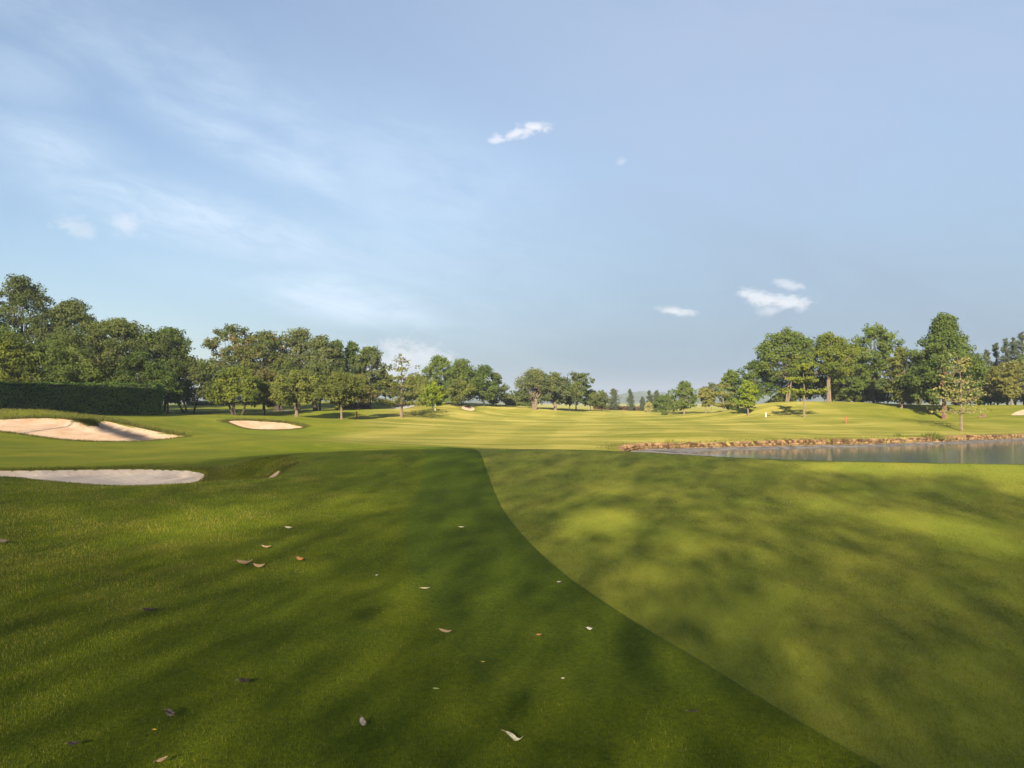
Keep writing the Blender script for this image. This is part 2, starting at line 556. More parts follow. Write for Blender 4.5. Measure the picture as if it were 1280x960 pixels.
def green_mat():
    m, g, p, out = mat('putting_turf')
    geo = g.node('ShaderNodeNewGeometry')
    pos = geo.outputs['Position']
    sp = g.node('ShaderNodeSeparateXYZ')
    g.l.new(pos, sp.inputs[0])
    a = RAD(29.5)
    across = g.m('SUBTRACT', g.m('MULTIPLY', sp.outputs[0], math.cos(a)), g.m('MULTIPLY', sp.outputs[1], math.sin(a)))
    band = g.ramp(g.m('SINE', g.m('MULTIPLY', across, math.pi / 0.86)), -0.3, 0.3)
    col = g.mix(g.ramp(g.noise(pos, 0.42, 5, 0.6), 0.34, 0.68), GR_A, GR_B)
    brown = g.m('MULTIPLY', g.ramp(g.noise(pos, 1.1, 6, 0.65), 0.5, 0.75), 0.45)
    col = g.mix(brown, col, (0.155, 0.118, 0.024))
    col = g.mix(g.m('MULTIPLY', band, 0.30), col, g.mix(1.0, col, (0.55, 0.68, 0.55), 'MULTIPLY'))
    fine = g.noise(pos, 70.0, 4, 0.75)
    mott = g.noise(pos, 9.0, 5, 0.7)
    col = g.mix(g.ramp(fine, 0.25, 0.75, 0.0, 0.7), col, g.mix(1.0, col, (0.5, 0.54, 0.46), 'MULTIPLY'))
    col = g.mix(g.ramp(mott, 0.35, 0.7, 0.0, 0.25), col, g.mix(1.0, col, (1.3, 1.2, 1.1), 'MULTIPLY'))
    g.l.new(col, p.inputs['Base Color'])
    p.inputs['Roughness'].default_value = 0.85
    p.inputs['Specular IOR Level'].default_value = 0.1
    bump(g, p, g.m('ADD', fine, g.m('MULTIPLY', mott, 0.6)), 0.8, 0.012)
    return m


def sand_mat(name, ca, cb, cc):
    m, g, p, out = mat(name)
    geo = g.node('ShaderNodeNewGeometry')
    pos = geo.outputs['Position']
    n1 = g.noise(pos, 0.8, 6, 0.6)
    n2 = g.noise(pos, 7.0, 5, 0.65)
    n3 = g.noise(pos, 60.0, 3, 0.7)
    col = g.mix(g.ramp(n1, 0.35, 0.7), ca, cb)
    col = g.mix(g.ramp(n2, 0.4, 0.75, 0, 0.5), col, cc)
    g.l.new(col, p.inputs['Base Color'])
    p.inputs['Roughness'].default_value = 0.95
    rk = g.node('ShaderNodeTexWave', wave_type='BANDS', bands_direction='DIAGONAL')
    rk.inputs['Scale'].default_value = 2.2
    rk.inputs['Distortion'].default_value = 3.0
    g.l.new(pos, rk.inputs['Vector'])
    h = g.m('ADD', g.m('MULTIPLY', n2, 1.4), g.m('ADD', g.m('MULTIPLY', n3, 0.3), g.m('MULTIPLY', rk.outputs['Fac'], 0.25)))
    bump(g, p, h, 0.6, 0.07)
    return m


def simple(name, col, rough=0.7, var=0.25, scale=8.0, bump_s=0.0, spec=0.3, bd=0.02):
    m, g, p, out = mat(name)
    tc = g.node('ShaderNodeTexCoord')
    n = g.noise(tc.outputs['Object'], scale, 5, 0.6)
    dark = tuple(c * (1 - var) for c in col)
    lite = tuple(min(1, c * (1 + var)) for c in col)
    g.l.new(g.mix(g.ramp(n, 0.3, 0.7), dark, lite), p.inputs['Base Color'])
    p.inputs['Roughness'].default_value = rough
    p.inputs['Specular IOR Level'].default_value = spec
    if bump_s:
        bump(g, p, n, bump_s, bd)
    return m


def leaf_mat(name, a, b, accent=None, acc_amt=0.0, trans=0.28, gloss=0.15):
    """leaf colours run from a to b by the leaf's own tint; a few clumps carry the accent colour"""
    m, g, p, out = mat(name)
    t = g.attr('tint')
    col = g.mix(t, a, b)
    if accent:
        col = g.mix(g.m('MULTIPLY', g.attr('accent'), acc_amt), col, accent)
    g.l.new(col, p.inputs['Base Color'])
    p.inputs['Roughness'].default_value = 0.55
    p.inputs['Specular IOR Level'].default_value = gloss
    tr = g.node('ShaderNodeBsdfTranslucent')
    g.l.new(g.mix(1.0, col, (1.25, 1.35, 0.6), 'MULTIPLY'), tr.inputs[0])
    mx = g.node('ShaderNodeMixShader')
    mx.inputs[0].default_value = trans
    g.l.new(p.outputs[0], mx.inputs[1])
    g.l.new(tr.outputs[0], mx.inputs[2])
    g.l.new(mx.outputs[0], out.inputs[0])
    return m


def bark_mat(name, a, b):
    m, g, p, out = mat(name)
    tc = g.node('ShaderNodeTexCoord')
    mp = g.node('ShaderNodeMapping')
    mp.inputs['Scale'].default_value = (6, 6, 1.2)
    g.l.new(tc.outputs['Object'], mp.inputs[0])
    n = g.noise(mp.outputs[0], 2.0, 6, 0.65)
    g.l.new(g.mix(g.ramp(n, 0.3, 0.7), a, b), p.inputs['Base Color'])
    bump(g, p, n, 0.7, 0.05)
    return m


M = {}
M['turf'] = grass_ground_mat()
M['green'] = green_mat()
M['sand'] = sand_mat('tan_sand', (0.34, 0.255, 0.18), (0.29, 0.18, 0.105), (0.40, 0.32, 0.24))
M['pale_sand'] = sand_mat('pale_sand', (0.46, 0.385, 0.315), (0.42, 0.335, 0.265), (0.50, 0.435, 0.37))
M['bark_pale'] = bark_mat('pale_bark', (0.13, 0.095, 0.06), (0.25, 0.19, 0.125))
M['bark_dark'] = bark_mat('dark_bark', (0.045, 0.036, 0.026), (0.10, 0.08, 0.058))
M['bark_red'] = bark_mat('reddish_bark', (0.13, 0.07, 0.042), (0.22, 0.13, 0.08))
LM = {
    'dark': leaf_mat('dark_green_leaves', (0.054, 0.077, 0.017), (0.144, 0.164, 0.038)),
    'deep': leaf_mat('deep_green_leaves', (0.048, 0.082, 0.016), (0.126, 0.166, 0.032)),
    'mid': leaf_mat('mid_green_leaves', (0.065, 0.100, 0.017), (0.151, 0.189, 0.034)),
    'grey': leaf_mat('grey_green_leaves', (0.069, 0.091, 0.027), (0.162, 0.178, 0.057)),
    'olive': leaf_mat('olive_leaves', (0.086, 0.105, 0.019), (0.178, 0.191, 0.038)),
    'yellow': leaf_mat('yellow_green_leaves', (0.076, 0.107, 0.014), (0.205, 0.226, 0.028)),
    'gold': leaf_mat('golden_green_leaves', (0.104, 0.128, 0.016), (0.261, 0.281, 0.036)),
    'lime': leaf_mat('bright_green_leaves', (0.096, 0.146, 0.013), (0.228, 0.275, 0.023)),
    'orange': leaf_mat('orange_tipped_leaves', (0.059, 0.086, 0.020), (0.135, 0.157, 0.038), (0.312, 0.175, 0.040), 0.45),
    'brown': leaf_mat('brown_green_leaves', (0.079, 0.080, 0.021), (0.168, 0.145, 0.040), (0.192, 0.105, 0.039), 0.45),
    'dry': leaf_mat('dry_straw_leaves', (0.221, 0.197, 0.063), (0.397, 0.358, 0.126), (0.144, 0.175, 0.032), 0.6),
    'pale': leaf_mat('pale_olive_leaves', (0.120, 0.126, 0.027), (0.246, 0.234, 0.057)),
    'blue': leaf_mat('blue_green_needles', (0.055, 0.075, 0.040), (0.120, 0.136, 0.074)),
    'red': leaf_mat('dull_red_leaves', (0.114, 0.061, 0.036), (0.180, 0.099, 0.053)),
    'hedge': leaf_mat('hedge_leaves', (0.052, 0.100, 0.018), (0.120, 0.185, 0.034), trans=0.15),
}

# ------------------------------------------------------------------ ground sheet
def tri_sheet(name, poly, step, zfun, material, lift=0.0, jit=0.0):
    """a sheet cut to the outline, with inner points so that it follows the land"""
    x0, y0 = poly.min(0)
    x1, y1 = poly.max(0)
    gx, gy = np.meshgrid(np.arange(x0, x1, step), np.arange(y0, y1, step))
    gx = gx.ravel() + 0.001
    gy = gy.ravel() + 0.001
    ins = sdf(poly, gx, gy) < -0.45 * step
    pts = [tuple(p) for p in poly] + list(zip(gx[ins], gy[ins]))
    n = len(poly)
    res = delaunay_2d_cdt([Vector(p) for p in pts], [], [list(range(n))], 1, 1e-5)
    vo = np.array([tuple(v) for v in res[0]])
    fo = np.array([f for f in res[2] if len(f) == 3], dtype=np.int32)
    a, b, c = vo[fo[:, 0]], vo[fo[:, 1]], vo[fo[:, 2]]
    cr = (b[:, 0] - a[:, 0]) * (c[:, 1] - a[:, 1]) - (b[:, 1] - a[:, 1]) * (c[:, 0] - a[:, 0])
    fo[cr < 0] = fo[cr < 0][:, ::-1]
    z = zfun(vo[:, 0], vo[:, 1]) + lift
    return mesh_np(name, np.c_[vo, z], [fo], material)


def build_ground():
    ang = np.unique(np.round(np.concatenate([np.arange(-180, -52, 4), np.arange(-52, -40, 1), np.arange(-40, 40, 0.25), np.arange(40, 52, 1), np.arange(52, 181, 4)]), 3))
    ang = ang[ang < 180]
    r = [0.4]
    while r[-1] < 2600:
        k = r[-1]
        r.append(k * (1.03 if k < 2.2 else 1.010 if k < 10 else 1.0065 if k < 85 else 1.012 if k < 200 else 1.05))
    r = np.array(r)
    A, R = np.meshgrid(RAD(1) * ang, r)
    X, Y = R * np.sin(A), R * np.cos(A)
    Z = terrain_z(X, Y)
    nr, na = X.shape
    V = np.stack([X, Y, Z], -1).reshape(-1, 3)
    i = np.arange(nr - 1)[:, None] * na
    j = np.arange(na)[None]
    jn = (j + 1) % na
    q = np.stack([i + j, i + jn, i + na + jn, i + na + j], -1).reshape(-1, 4)
    q = q[:, ::-1]
    V = np.r_[V, [[0, 0, 0]]]
    c = len(V) - 1
    cap = np.stack([np.full(na, c), (np.arange(na) + 1) % na, np.arange(na)], 1)
    x, y = V[:, 0], V[:, 1]
    dg = sdf(green, x, y)
    collar = (1 - sst(dg, 1.25, 1.45)) * sst(y, 3.0, 7.5)
    wob = 1.2 * np.sin(0.22 * x) + 0.8 * np.sin(0.31 * y + 1)
    fair = sst(y + 0.10 * np.abs(x) + wob, 33, 41) * sst(x + 0.16 * y - 0.6 * wob, -7, -1)
    rough = sst(-(x + 0.16 * y - wob), 2, 7) * sst(y, 17, 24)
    dp = sdf(pond, x, y)
    rough = np.maximum(rough, (1 - sst(dp, 1.0, 4.0)) * (1 - sst(y, 40, 46)))
    for poly, _, _ in BUNKERS:
        rough = np.maximum(rough, (1 - sst(sdf(poly, x, y), 0.4, 1.2)) * 0.8)
    far_r = sst(x - 0.30 * y, 8, 20) * sst(y, 60, 90)
    rough = np.maximum(rough, 0.8 * far_r)
    o = mesh_np('ground', V, [q, cap], M['turf'], attrs={'collar': ('POINT', collar), 'fairway': ('POINT', fair), 'rough': ('POINT', rough)})
    tag(o, kind='structure')
    g = tri_sheet('putting_green', green, 0.4, base_z, M['green'], 0.0)
    tag(g, kind='structure')
    for k, (poly, drop, w) in enumerate(BUNKERS):
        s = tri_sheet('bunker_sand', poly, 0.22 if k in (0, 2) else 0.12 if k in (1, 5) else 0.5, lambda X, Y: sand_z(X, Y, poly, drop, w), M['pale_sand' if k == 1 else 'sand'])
        tag(s, kind='structure')


build_ground()

# ------------------------------------------------------------------ pond and its stone wall
def water_mat():
    m, g, p, out = mat('pond_water')
    geo = g.node('ShaderNodeNewGeometry')
    pos = geo.outputs['Position']
    p.inputs['Base Color'].default_value = (0.040, 0.058, 0.056, 1)
    p.inputs['Roughness'].default_value = 0.10
    p.inputs['Specular IOR Level'].default_value = 0.5
    p.inputs['IOR'].default_value = 1.33
    sp = g.node('ShaderNodeSeparateXYZ')
    g.l.new(pos, sp.inputs[0])
    v = g.xyz(g.m('MULTIPLY', sp.outputs[0], 0.7), sp.outputs[1])
    h = g.m('ADD', g.noise(v, 2.2, 4, 0.6), g.m('MULTIPLY', g.noise(v, 7.0, 3, 0.6), 0.4))
    bump(g, p, h, 0.17, 0.035)
    return m


def build_pond():
    big = smooth_poly([(p[0] + 0.0, p[1]) for p in pond[::8]], 8)
    c = big.mean(0)
    out = c + (big - c) * 1.02
    tag(tri_sheet('water', out, 2.0, lambda X, Y: np.full(X.shape, WATER), water_mat()), kind='structure')
    # strip of grey silt between the wall and the water, widest at the left end
    n0 = [i for i in range(len(pond))]
    idx = np.argmin(np.abs(pond - np.array([8.2, 47.2])).sum(1))
    far = [pond[i % len(pond)] for i in range(idx - 5, idx + 8 * 5 + 2)]
    far = np.array(far)
    t = np.gradient(far, axis=0)
    t /= np.linalg.norm(t, axis=1)[:, None]
    nrm = np.stack([-t[:, 1], t[:, 0]], 1)        # outward (the outline runs so that land lies to this side)
    inside = sdf(pond, far[:, 0] + 0.3 * nrm[:, 0], far[:, 1] + 0.3 * nrm[:, 1])
    if inside.mean() < 0:
        nrm = -nrm
    s = np.cumsum(np.r_[0, np.linalg.norm(np.diff(far, axis=0), axis=1)])
    rows = []
    k_end = np.exp(-((np.arange(len(far)) - 4) / 8.0) ** 2)
    for d, z in ((0.75, WATER + 0.18), (0.3, WATER + 0.10), (-0.25 , WATER + 0.025), (-0.8, WATER - 0.10)):
        off = np.where(d < 0, d * (1 + 7 * k_end), d)
        rr = far + nrm * off[:, None] + 0.06 * np.sin(s * 2.3 + d * 9)[:, None] * nrm
        zz = z + (0.05 * k_end if d < 0 else 0)
        rows.append(np.c_[rr, np.full(len(far), 0.0) + zz])
    V = np.concatenate(rows)
    n = len(far)
    q = []
    for a in range(len(rows) - 1):
        for i in range(n - 1):
            q.append((a * n + i, (a + 1) * n + i, (a + 1) * n + i + 1, a * n + i + 1))
    tag(mesh_np('silt_shore', V, [np.array(q)], simple('grey_silt', (0.075, 0.068, 0.062), 0.8, 0.5, 1.6, 0.5)), kind='structure')
    # dry stone wall: courses of uneven blocks
    rng = np.random.default_rng(5)
    m, g, p, _ = mat('wall_stone')
    tcn = g.node('ShaderNodeTexCoord')
    nn = g.noise(tcn.outputs['Object'], 9.0, 5, 0.65)
    cb = g.mix(g.attr('stone'), (0.065, 0.037, 0.017), (0.29, 0.185, 0.088))
    cb = g.mix(g.ramp(nn, 0.45, 0.75, 0, 0.7), cb, (0.10, 0.06, 0.032))
    g.l.new(cb, p.inputs['Base Color'])
    bump(g, p, nn, 0.8, 0.05)
    V, Q, A = [], [], []
    base = far + nrm * 0.62
    sl = np.cumsum(np.r_[0, np.linalg.norm(np.diff(base, axis=0), axis=1)])
    tops = WATER + 0.56 + 0.05 * np.sin(sl * 0.35)

    def at(u):
        x = np.interp(u, sl, base[:, 0])
        y = np.interp(u, sl, base[:, 1])
        nx = np.interp(u, sl, nrm[:, 0])
        ny = np.interp(u, sl, nrm[:, 1])
        return x, y, nx, ny
    for c_ in range(3):
        u = 0.0
        while u < sl[-1] - 0.6:
            w = rng.uniform(0.08, 0.30)
            h0 = WATER - 0.05 + (0, 0.22, 0.38)[c_]
            h1 = WATER - 0.05 + (0.21, 0.37, 0.54)[c_] + rng.uniform(-0.035, 0.035) + (0.04 * math.sin(u * 0.4) if c_ == 2 else 0)
            if c_ == 2 and rng.random() < 0.16:
                u += w
                continue
            o0 = rng.uniform(-0.04, 0.04)
            k = len(V)
            for uu in (u + 0.012, u + w - 0.012):
                for dd in (-0.16 + o0, 0.30):
                    for zz in (h0, h1):
                        x, y, nx, ny = at(uu)
                        j = rng.uniform(-0.022, 0.022, 3)
                        V.append((x + nx * dd + j[0], y + ny * dd + j[1], zz + j[2]))
            # split the front into a bulged middle so that blocks are not flat cards
            x, y, nx, ny = at(u + w / 2)
            V.append((x + nx * (-0.24 + o0), y + ny * (-0.24 + o0), (h0 + h1) / 2 + rng.uniform(-.02, .02)))
            f = k + 8
            a0, a1, b0, b1 = k, k + 1, k + 4, k + 5          # front corners
            c0, c1, d0, d1 = k + 2, k + 3, k + 6, k + 7      # back corners
            tri = [(a0, b0, f), (b0, b1, f), (b1, a1, f), (a1, a0, f)]
            quad = [(a1, b1, d1, c1), (a0, c0, d0, b0), (a0, a1, c1, c0), (b0, d0, d1, b1), (c0, c1, d1, d0)]
            Q.append((tri, quad))
            A.append(rng.random() ** 1.3)
            u += w
    tri = np.array([t for q_ in Q for t in q_[0]])
    quad = np.array([t for q_ in Q for t in q_[1]])
    st = np.r_[np.repeat(A, 4), np.repeat(A, 5)]
    o = mesh_np('retaining_wall', np.array(V), [tri, quad], m, smooth=False, attrs={'stone': ('FACE', st)})
    tag(o, 'low brown dry stone retaining wall along the far bank of the pond', 'wall')
    return far, nrm


SHORE, SHORE_N = build_pond()

# ------------------------------------------------------------------ hills on the skyline
def build_hills():
    az = np.linspace(-48, 48, 400)
    px = 640 + F * np.tan(np.radians(az))
    y = np.interp(px, [-400, 0, 300, 500, 620, 700, 770, 800, 835, 870, 890, 920, 960, 1050, 1300, 1700],
                  [497, 496, 495, 496, 497, 496, 494, 489, 491, 486, 481.5, 484, 488, 490, 492, 494])
    y = y + 0.5 * np.sin(px * 0.11) + 0.35 * np.sin(px * 0.27 + 1)
    D = 1700.0
    h = (500 - y) * D / F + 1.6
    X0, Y0 = D * np.tan(np.radians(az)), np.full(400, D)
    rows = []
    for f, k in ((0.80, 0.0), (0.88, 0.35), (0.95, 0.75), (1.0, 1.0), (1.06, 0.8), (1.2, 0.0)):
        rows.append(np.c_[X0 * f, Y0 * f, -8 + (h + 8) * k * (1 + 0.12 * np.sin(px * 0.07 + f * 30) * (1 - k))])
    n = 400
    q = [(a * n + i, a * n + i + 1, (a + 1) * n + i + 1, (a + 1) * n + i) for a in range(5) for i in range(n - 1)]
    tag(mesh_np('distant_hills', np.concatenate(rows), [np.array(q)], simple('wooded_hill', (0.045, 0.060, 0.028), 0.9, 0.35, 0.02)), kind='structure')


build_hills()

# ------------------------------------------------------------------ plants
def tube_np(path, radii, sides=6):
    path = np.asarray(path, float)
    n = len(path)
    t = np.gradient(path, axis=0)
    t /= np.linalg.norm(t, axis=1)[:, None] + 1e-9
    ref = np.where(np.abs(t[:, 2:3]) > 0.9, np.array([[1.0, 0, 0]]), np.array([[0, 0, 1.0]]))
    a = np.cross(t, ref)
    a /= np.linalg.norm(a, axis=1)[:, None] + 1e-9
    b = np.cross(t, a)
    th = np.linspace(0, 2 * math.pi, sides, endpoint=False)
    ring = path[:, None] + np.asarray(radii)[:, None, None] * (np.cos(th)[None, :, None] * a[:, None] + np.sin(th)[None, :, None] * b[:, None])
    V = ring.reshape(-1, 3)
    i = np.arange(n - 1)[:, None] * sides
    j = np.arange(sides)[None]
    jn = (j + 1) % sides
    q = np.stack([i + j, i + jn, i + sides + jn, i + sides + j], -1).reshape(-1, 4)
    return V, q


class Wood:
    def __init__(self):
        self.V, self.Q, self.n = [], [], 0

    def tube(self, path, radii, sides=6):
        V, q = tube_np(path, radii, sides)
        self.V.append(V)
        self.Q.append(q + self.n)
        self.n += len(V)

    def limb(self, a, b, r0, r1, rng, sag=0.12, n=5, sides=5):
        a, b = np.asarray(a, float), np.asarray(b, float)
        L = np.linalg.norm(b - a)
        t = np.linspace(0, 1, n)[:, None]
        mid = (a + b) / 2 + rng.normal(0, 0.07, 3) * L + np.array([0, 0, -sag * L * 0.5])
        p = (1 - t) ** 2 * a + 2 * t * (1 - t) * mid + t * t * b
        self.tube(p, r0 + (r1 - r0) * t[:, 0], sides)
        return p

    def build(self, name, m, parent):
        return mesh_np(name, np.concatenate(self.V), [np.concatenate(self.Q)], m, parent)


def leaf_mesh(name, pos, nrm, size, aspect, tint, acc, rng, material, parent):
    """one small rhombic leaf spray per point, facing its normal"""
    n = len(pos)
    nrm = nrm / (np.linalg.norm(nrm, axis=1)[:, None] + 1e-9)
    r = rng.normal(0, 1, (n, 3))
    a = np.cross(nrm, r)
    a /= np.linalg.norm(a, axis=1)[:, None] + 1e-9
    b = np.cross(nrm, a)
    L = (size * rng.uniform(0.65, 1.35, n))[:, None]
    Wd = L * aspect * rng.uniform(0.7, 1.3, n)[:, None]
    bend = nrm * L * rng.uniform(-0.25, 0.1, n)[:, None]
    V = np.stack([pos - a * L * 0.5 + bend, pos - b * Wd * 0.5 - a * L * 0.1, pos + a * L * 0.5 + bend, pos + b * Wd * 0.5 + a * L * 0.05], 1).reshape(-1, 3)
    q = np.arange(4 * n).reshape(-1, 4)
    return mesh_np(name, V, [q], material, parent, smooth=False,
                   attrs={'tint': ('FACE', np.clip(tint, 0, 1)), 'accent': ('FACE', acc)})


PROF = {
    'dome': ([0, .12, .4, .7, .9, 1], [.55, .92, 1, .78, .48, .12]),
    'egg': ([0, .1, .35, .6, .85, 1], [.55, .85, 1, .78, .42, .10]),
    'pyramid': ([0, .12, .3, .55, .8, 1], [.55, .95, 1, .70, .40, .06]),
    'tall': ([0, .2, .5, .8, 1], [.45, .75, 1, .85, .30]),
    'egg2': ([0, .1, .35, .7, .9, 1], [.8, .95, 1, .92, .66, .3]),
    'flat': ([0, .3, .6, .85, 1], [.45, .85, 1, .85, .45]),
    'bush': ([0, .2, .5, .8, 1], [.95, 1, .9, .6, .2]),
}


def crown_clumps(rng, kind, W, Hc, n, rc):
    fs, rs = PROF[kind]
    f = (np.arange(n) + rng.uniform(0, 1, n)) / n
    rr = np.interp(f, fs, rs) * W / 2
    # an uneven outline: the reach changes with direction
    th = rng.uniform(0, 2 * math.pi, n)
    k = rng.uniform(0, 6.28, 3)
    reach = 1 + 0.16 * np.sin(2 * th + k[0]) + 0.12 * np.sin(3 * th + k[1] + 4 * f) + 0.08 * np.sin(5 * th + k[2])
    rad = np.maximum(rr * reach - rc * 0.75, 0) * np.sqrt(rng.uniform(0.18, 1.0, n))
    z = f * (Hc - rc * 0.8) + rc * 0.35
    return np.stack([rad * np.cos(th), rad * np.sin(th), z], 1)


def clump_leaves(rng, cen, rc, per, flat=0.7):
    """leaves of all clumps: a few sprays per clump, leaves gathered round each spray"""
    n = len(cen)
    ns = 6
    sd = rng.normal(0, 1, (n, ns, 3))
    sd /= np.linalg.norm(sd, axis=2)[..., None]
    sd[..., 2] = sd[..., 2] * 0.8 + 0.15
    scen = cen[:, None] + sd * (rc * rng.uniform(0.35, 0.9, (n, ns)))[..., None] * np.array([1, 1, flat])
    m = max(1, int(per / ns))
    d = rng.normal(0, 1, (n, ns, m, 3))
    d /= np.linalg.norm(d, axis=3)[..., None]
    rad = rc * 0.48 * rng.uniform(0.15, 1.0, (n, ns, m)) ** 0.5
    pos = scen[:, :, None] + d * rad[..., None] * np.array([1, 1, 0.72])
    out = pos - cen[:, None, None]
    out = out / (np.linalg.norm(out, axis=3)[..., None] + 1e-6)
    nrm = d * 0.7 + out * 0.5 + rng.normal(0, 0.55, pos.shape) + np.array([0, 0, 0.45])
    ct = rng.uniform(0.0, 0.75, (n, 1, 1)) + rng.uniform(-0.12, 0.12, (n, ns, 1)) + rng.uniform(-0.15, 0.3, (n, ns, m))
    ac = (rng.random((n, ns, 1)) < 0.28) * np.ones((n, ns, m)) * rng.uniform(0.4, 1, (n, ns, m))
    return pos.reshape(-1, 3), nrm.reshape(-1, 3), ct.ravel(), ac.ravel()


N_LEAF = [0]


def tree(name, label, px, yb, yt, wpx, ycb, D, kind, leaf, bark='bark_dark', seed=0, dens=1.0, lean=0.0, group=None, cat='tree', trunks=1, tr=None, gap=0.0, cull=None, X=None, H=None, W=None, CB=None, leaf_size=None, dry_run=False):
    """crown from ycb up to yt, trunk foot at (px, yb); depth D"""
    rng = np.random.default_rng(seed + 17)
    if X is None:
        X = (px - 640) / F * D
        H = (P(px, yb, D)[2] * -1 + P(px, yt, D)[2])
        W = wpx * 1.26 * D / F
        CB = (P(px, yb, D)[2] * -1 + P(px, ycb, D)[2])
    z0 = tz(X, D)
    root = None
    if not dry_run:
        root = empty(name, (X, D, z0 - 0.05))
        tag(root, label, cat, group)
    # the foot stands on the land wherever that is: keep the top where the photo has it
    if yt is not None:
        top = P(px, yt, D)[2] - z0
        CB = P(px, ycb + 5, D)[2] - z0
        H = top
    CB = max(CB, 0.05)
    Hc = H - CB
    wood = Wood()
    r0 = tr * 0.8 if tr else max(0.05, 0.011 * H + 0.003 * W)
    leafs = leaf_size or float(np.clip(0.0030 * D, 0.10, 0.34))
    lean_v = np.array([lean, 0, 0]) * H
    if kind in PROF:
        rc = float(np.clip(0.145 * W, 0.28, 1.45)) * (1.0 if kind != 'bush' else 0.9)
        vol = (W / 2) ** 2 * Hc
        n = int(np.clip(0.80 * vol / (rc ** 3) + 16, 18, 120 if not leaf_size else 250) * (1 - gap * 0.45))
        cen = crown_clumps(rng, kind, W, Hc, n, rc) + np.array([0, 0, CB]) + lean_v * 0.6
        per = np.clip(dens * 3.4 * (rc / leafs) ** 2 * 2.3, 36, 330 if not leaf_size else 520)
        sizes = rng.uniform(0.75, 1.2, n)
        pos, nr, ct, ac = clump_leaves(rng, cen, rc * 1.0, per)
        fork_h = CB * 0.8 + 0.12 * Hc if kind != 'bush' else 0.1 * H
        for t in range(trunks):
            off = np.array([0.0, 0.0, 0.0]) if trunks == 1 else np.array([rng.uniform(-.05, .05) * W * trunks, rng.uniform(-0.06, 0.06) * W, 0])
            sway = rng.normal(0, 0.03, (6, 3)) * H * np.array([1, 1, 0])
            sway[:2] *= 0.2
            hh = np.linspace(0, 1, 6)
            tp = np.c_[np.zeros(6), np.zeros(6), hh * (CB + Hc * 0.62)] + off * (0.4 + hh[:, None] * 1.4) + sway * hh[:, None] + lean_v * hh[:, None] * 0.8
            rr = r0 / math.sqrt(trunks) * np.array([1.35, 1.0, 0.88, 0.72, 0.5, 0.25])
            wood.tube(tp, rr, 8)
            own = [i for i in range(n) if i % trunks == t]
            for i in own[::1 if n < 50 else 2 if not leaf_size else 60]:
                c = cen[i]
                k = np.clip((fork_h + 0.35 * max(0, c[2] - fork_h) * rng.uniform(0.4, 1.0)) / tp[-1, 2], 0.08, 0.95)
                a = np.array([np.interp(k, tp[:, 2] / tp[-1, 2], tp[:, j]) for j in range(3)])
                wood.limb(a, c, r0 * (0.34 if not leaf_size else .2), r0 * 0.07, rng)
    elif kind == 'tier':
        # straight stem with spreading level tiers
        hh = np.linspace(0, 1, 8)
        tp = np.c_[rng.normal(0, 0.008 * H, 8) * hh, rng.normal(0, 0.008 * H, 8) * hh, hh * H * 0.97] + lean_v * hh[:, None]
        wood.tube(tp, r0 * np.interp(hh, [0, .1, .6, 1], [1.3, 1.0, .6, .10]), 8)
        tiers = tr_tiers(rng, W, Hc)
        P_, N_, T_, A_ = [], [], [], []
        for (fz, rad) in tiers:
            zc = CB + fz * Hc
            nb = int(max(6, 12 * rad / (W / 2)))
            for b in range(nb):
                th = 2 * math.pi * (b + rng.uniform(0, .7)) / nb
                L = rad * rng.uniform(0.72, 1.06)
                tip = np.array([math.cos(th) * L, math.sin(th) * L, zc + rng.uniform(-.03, .10) * Hc])
                ax = np.array([np.interp(zc / (H * .97), hh, tp[:, 0]), np.interp(zc / (H * .97), hh, tp[:, 1]), zc - 0.06 * Hc])
                p = wood.limb(ax, tip, r0 * 0.26, r0 * 0.05, rng, -0.05)
                m = max(2, int(L / 0.55))
                cs = ax + (tip - ax) * np.linspace(0.32, 1.0, m)[:, None] + rng.normal(0, 0.12, (m, 3)) * np.array([1.6, 1.6, .8])
                rcl = 0.55 * rng.uniform(0.8, 1.25)
                a_, b_, c_, d_ = clump_leaves(rng, cs, rcl, np.clip(dens * 3.6 * (rcl / leafs) ** 2 * 2.2, 8, 170), 0.36)
                P_.append(a_); N_.append(b_); T_.append(c_); A_.append(d_)
        pos, nr, ct, ac = np.concatenate(P_), np.concatenate(N_), np.concatenate(T_), np.concatenate(A_)
        nr = nr + np.array([0, 0, 0.5])
    elif kind == 'spire':
        # feathery needle tree: rising branches all along a straight stem
        hh = np.linspace(0, 1, 6)
        tp = np.c_[np.zeros(6), np.zeros(6), hh * H * 0.98] + lean_v * hh[:, None]
        wood.tube(tp, r0 * np.array([1.2, 1, .8, .55, .3, .08]), 6)
        nb = int(70 * dens)
        z = CB + Hc * rng.uniform(0, 1, nb) ** 1.15 * 0.97
        f = (z - CB) / Hc
        L = (W / 2) * np.interp(f, [0, .12, .5, .85, 1], [.7, 1, .72, .34, .10]) * rng.uniform(0.6, 1.15, nb)
        th = rng.uniform(0, 6.28, nb)
        P_, N_ = [], []
        for i in range(nb):
            m = 26
            t = rng.uniform(0.1, 1.0, m)
            d = np.array([math.cos(th[i]), math.sin(th[i]), 0.75])
            pts = np.array([0, 0, z[i]]) + lean_v * (z[i] / H) + d * (L[i] * t)[:, None] + rng.normal(0, 0.13, (m, 3)) * (0.5 + L[i] * .4)
            P_.append(pts)
            N_.append(np.tile(d * 0.4, (m, 1)) + rng.normal(0, 0.8, (m, 3)))
            if i % 3 == 0:
                wood.limb((0, 0, z[i]), np.array([0, 0, z[i]]) + d * L[i] * 0.9, r0 * .15, r0 * .04, rng, 0.0, 3, 4)
        pos, nr = np.concatenate(P_), np.concatenate(N_)
        ct = rng.uniform(0, 1, len(pos))
        ac = np.zeros(len(pos))
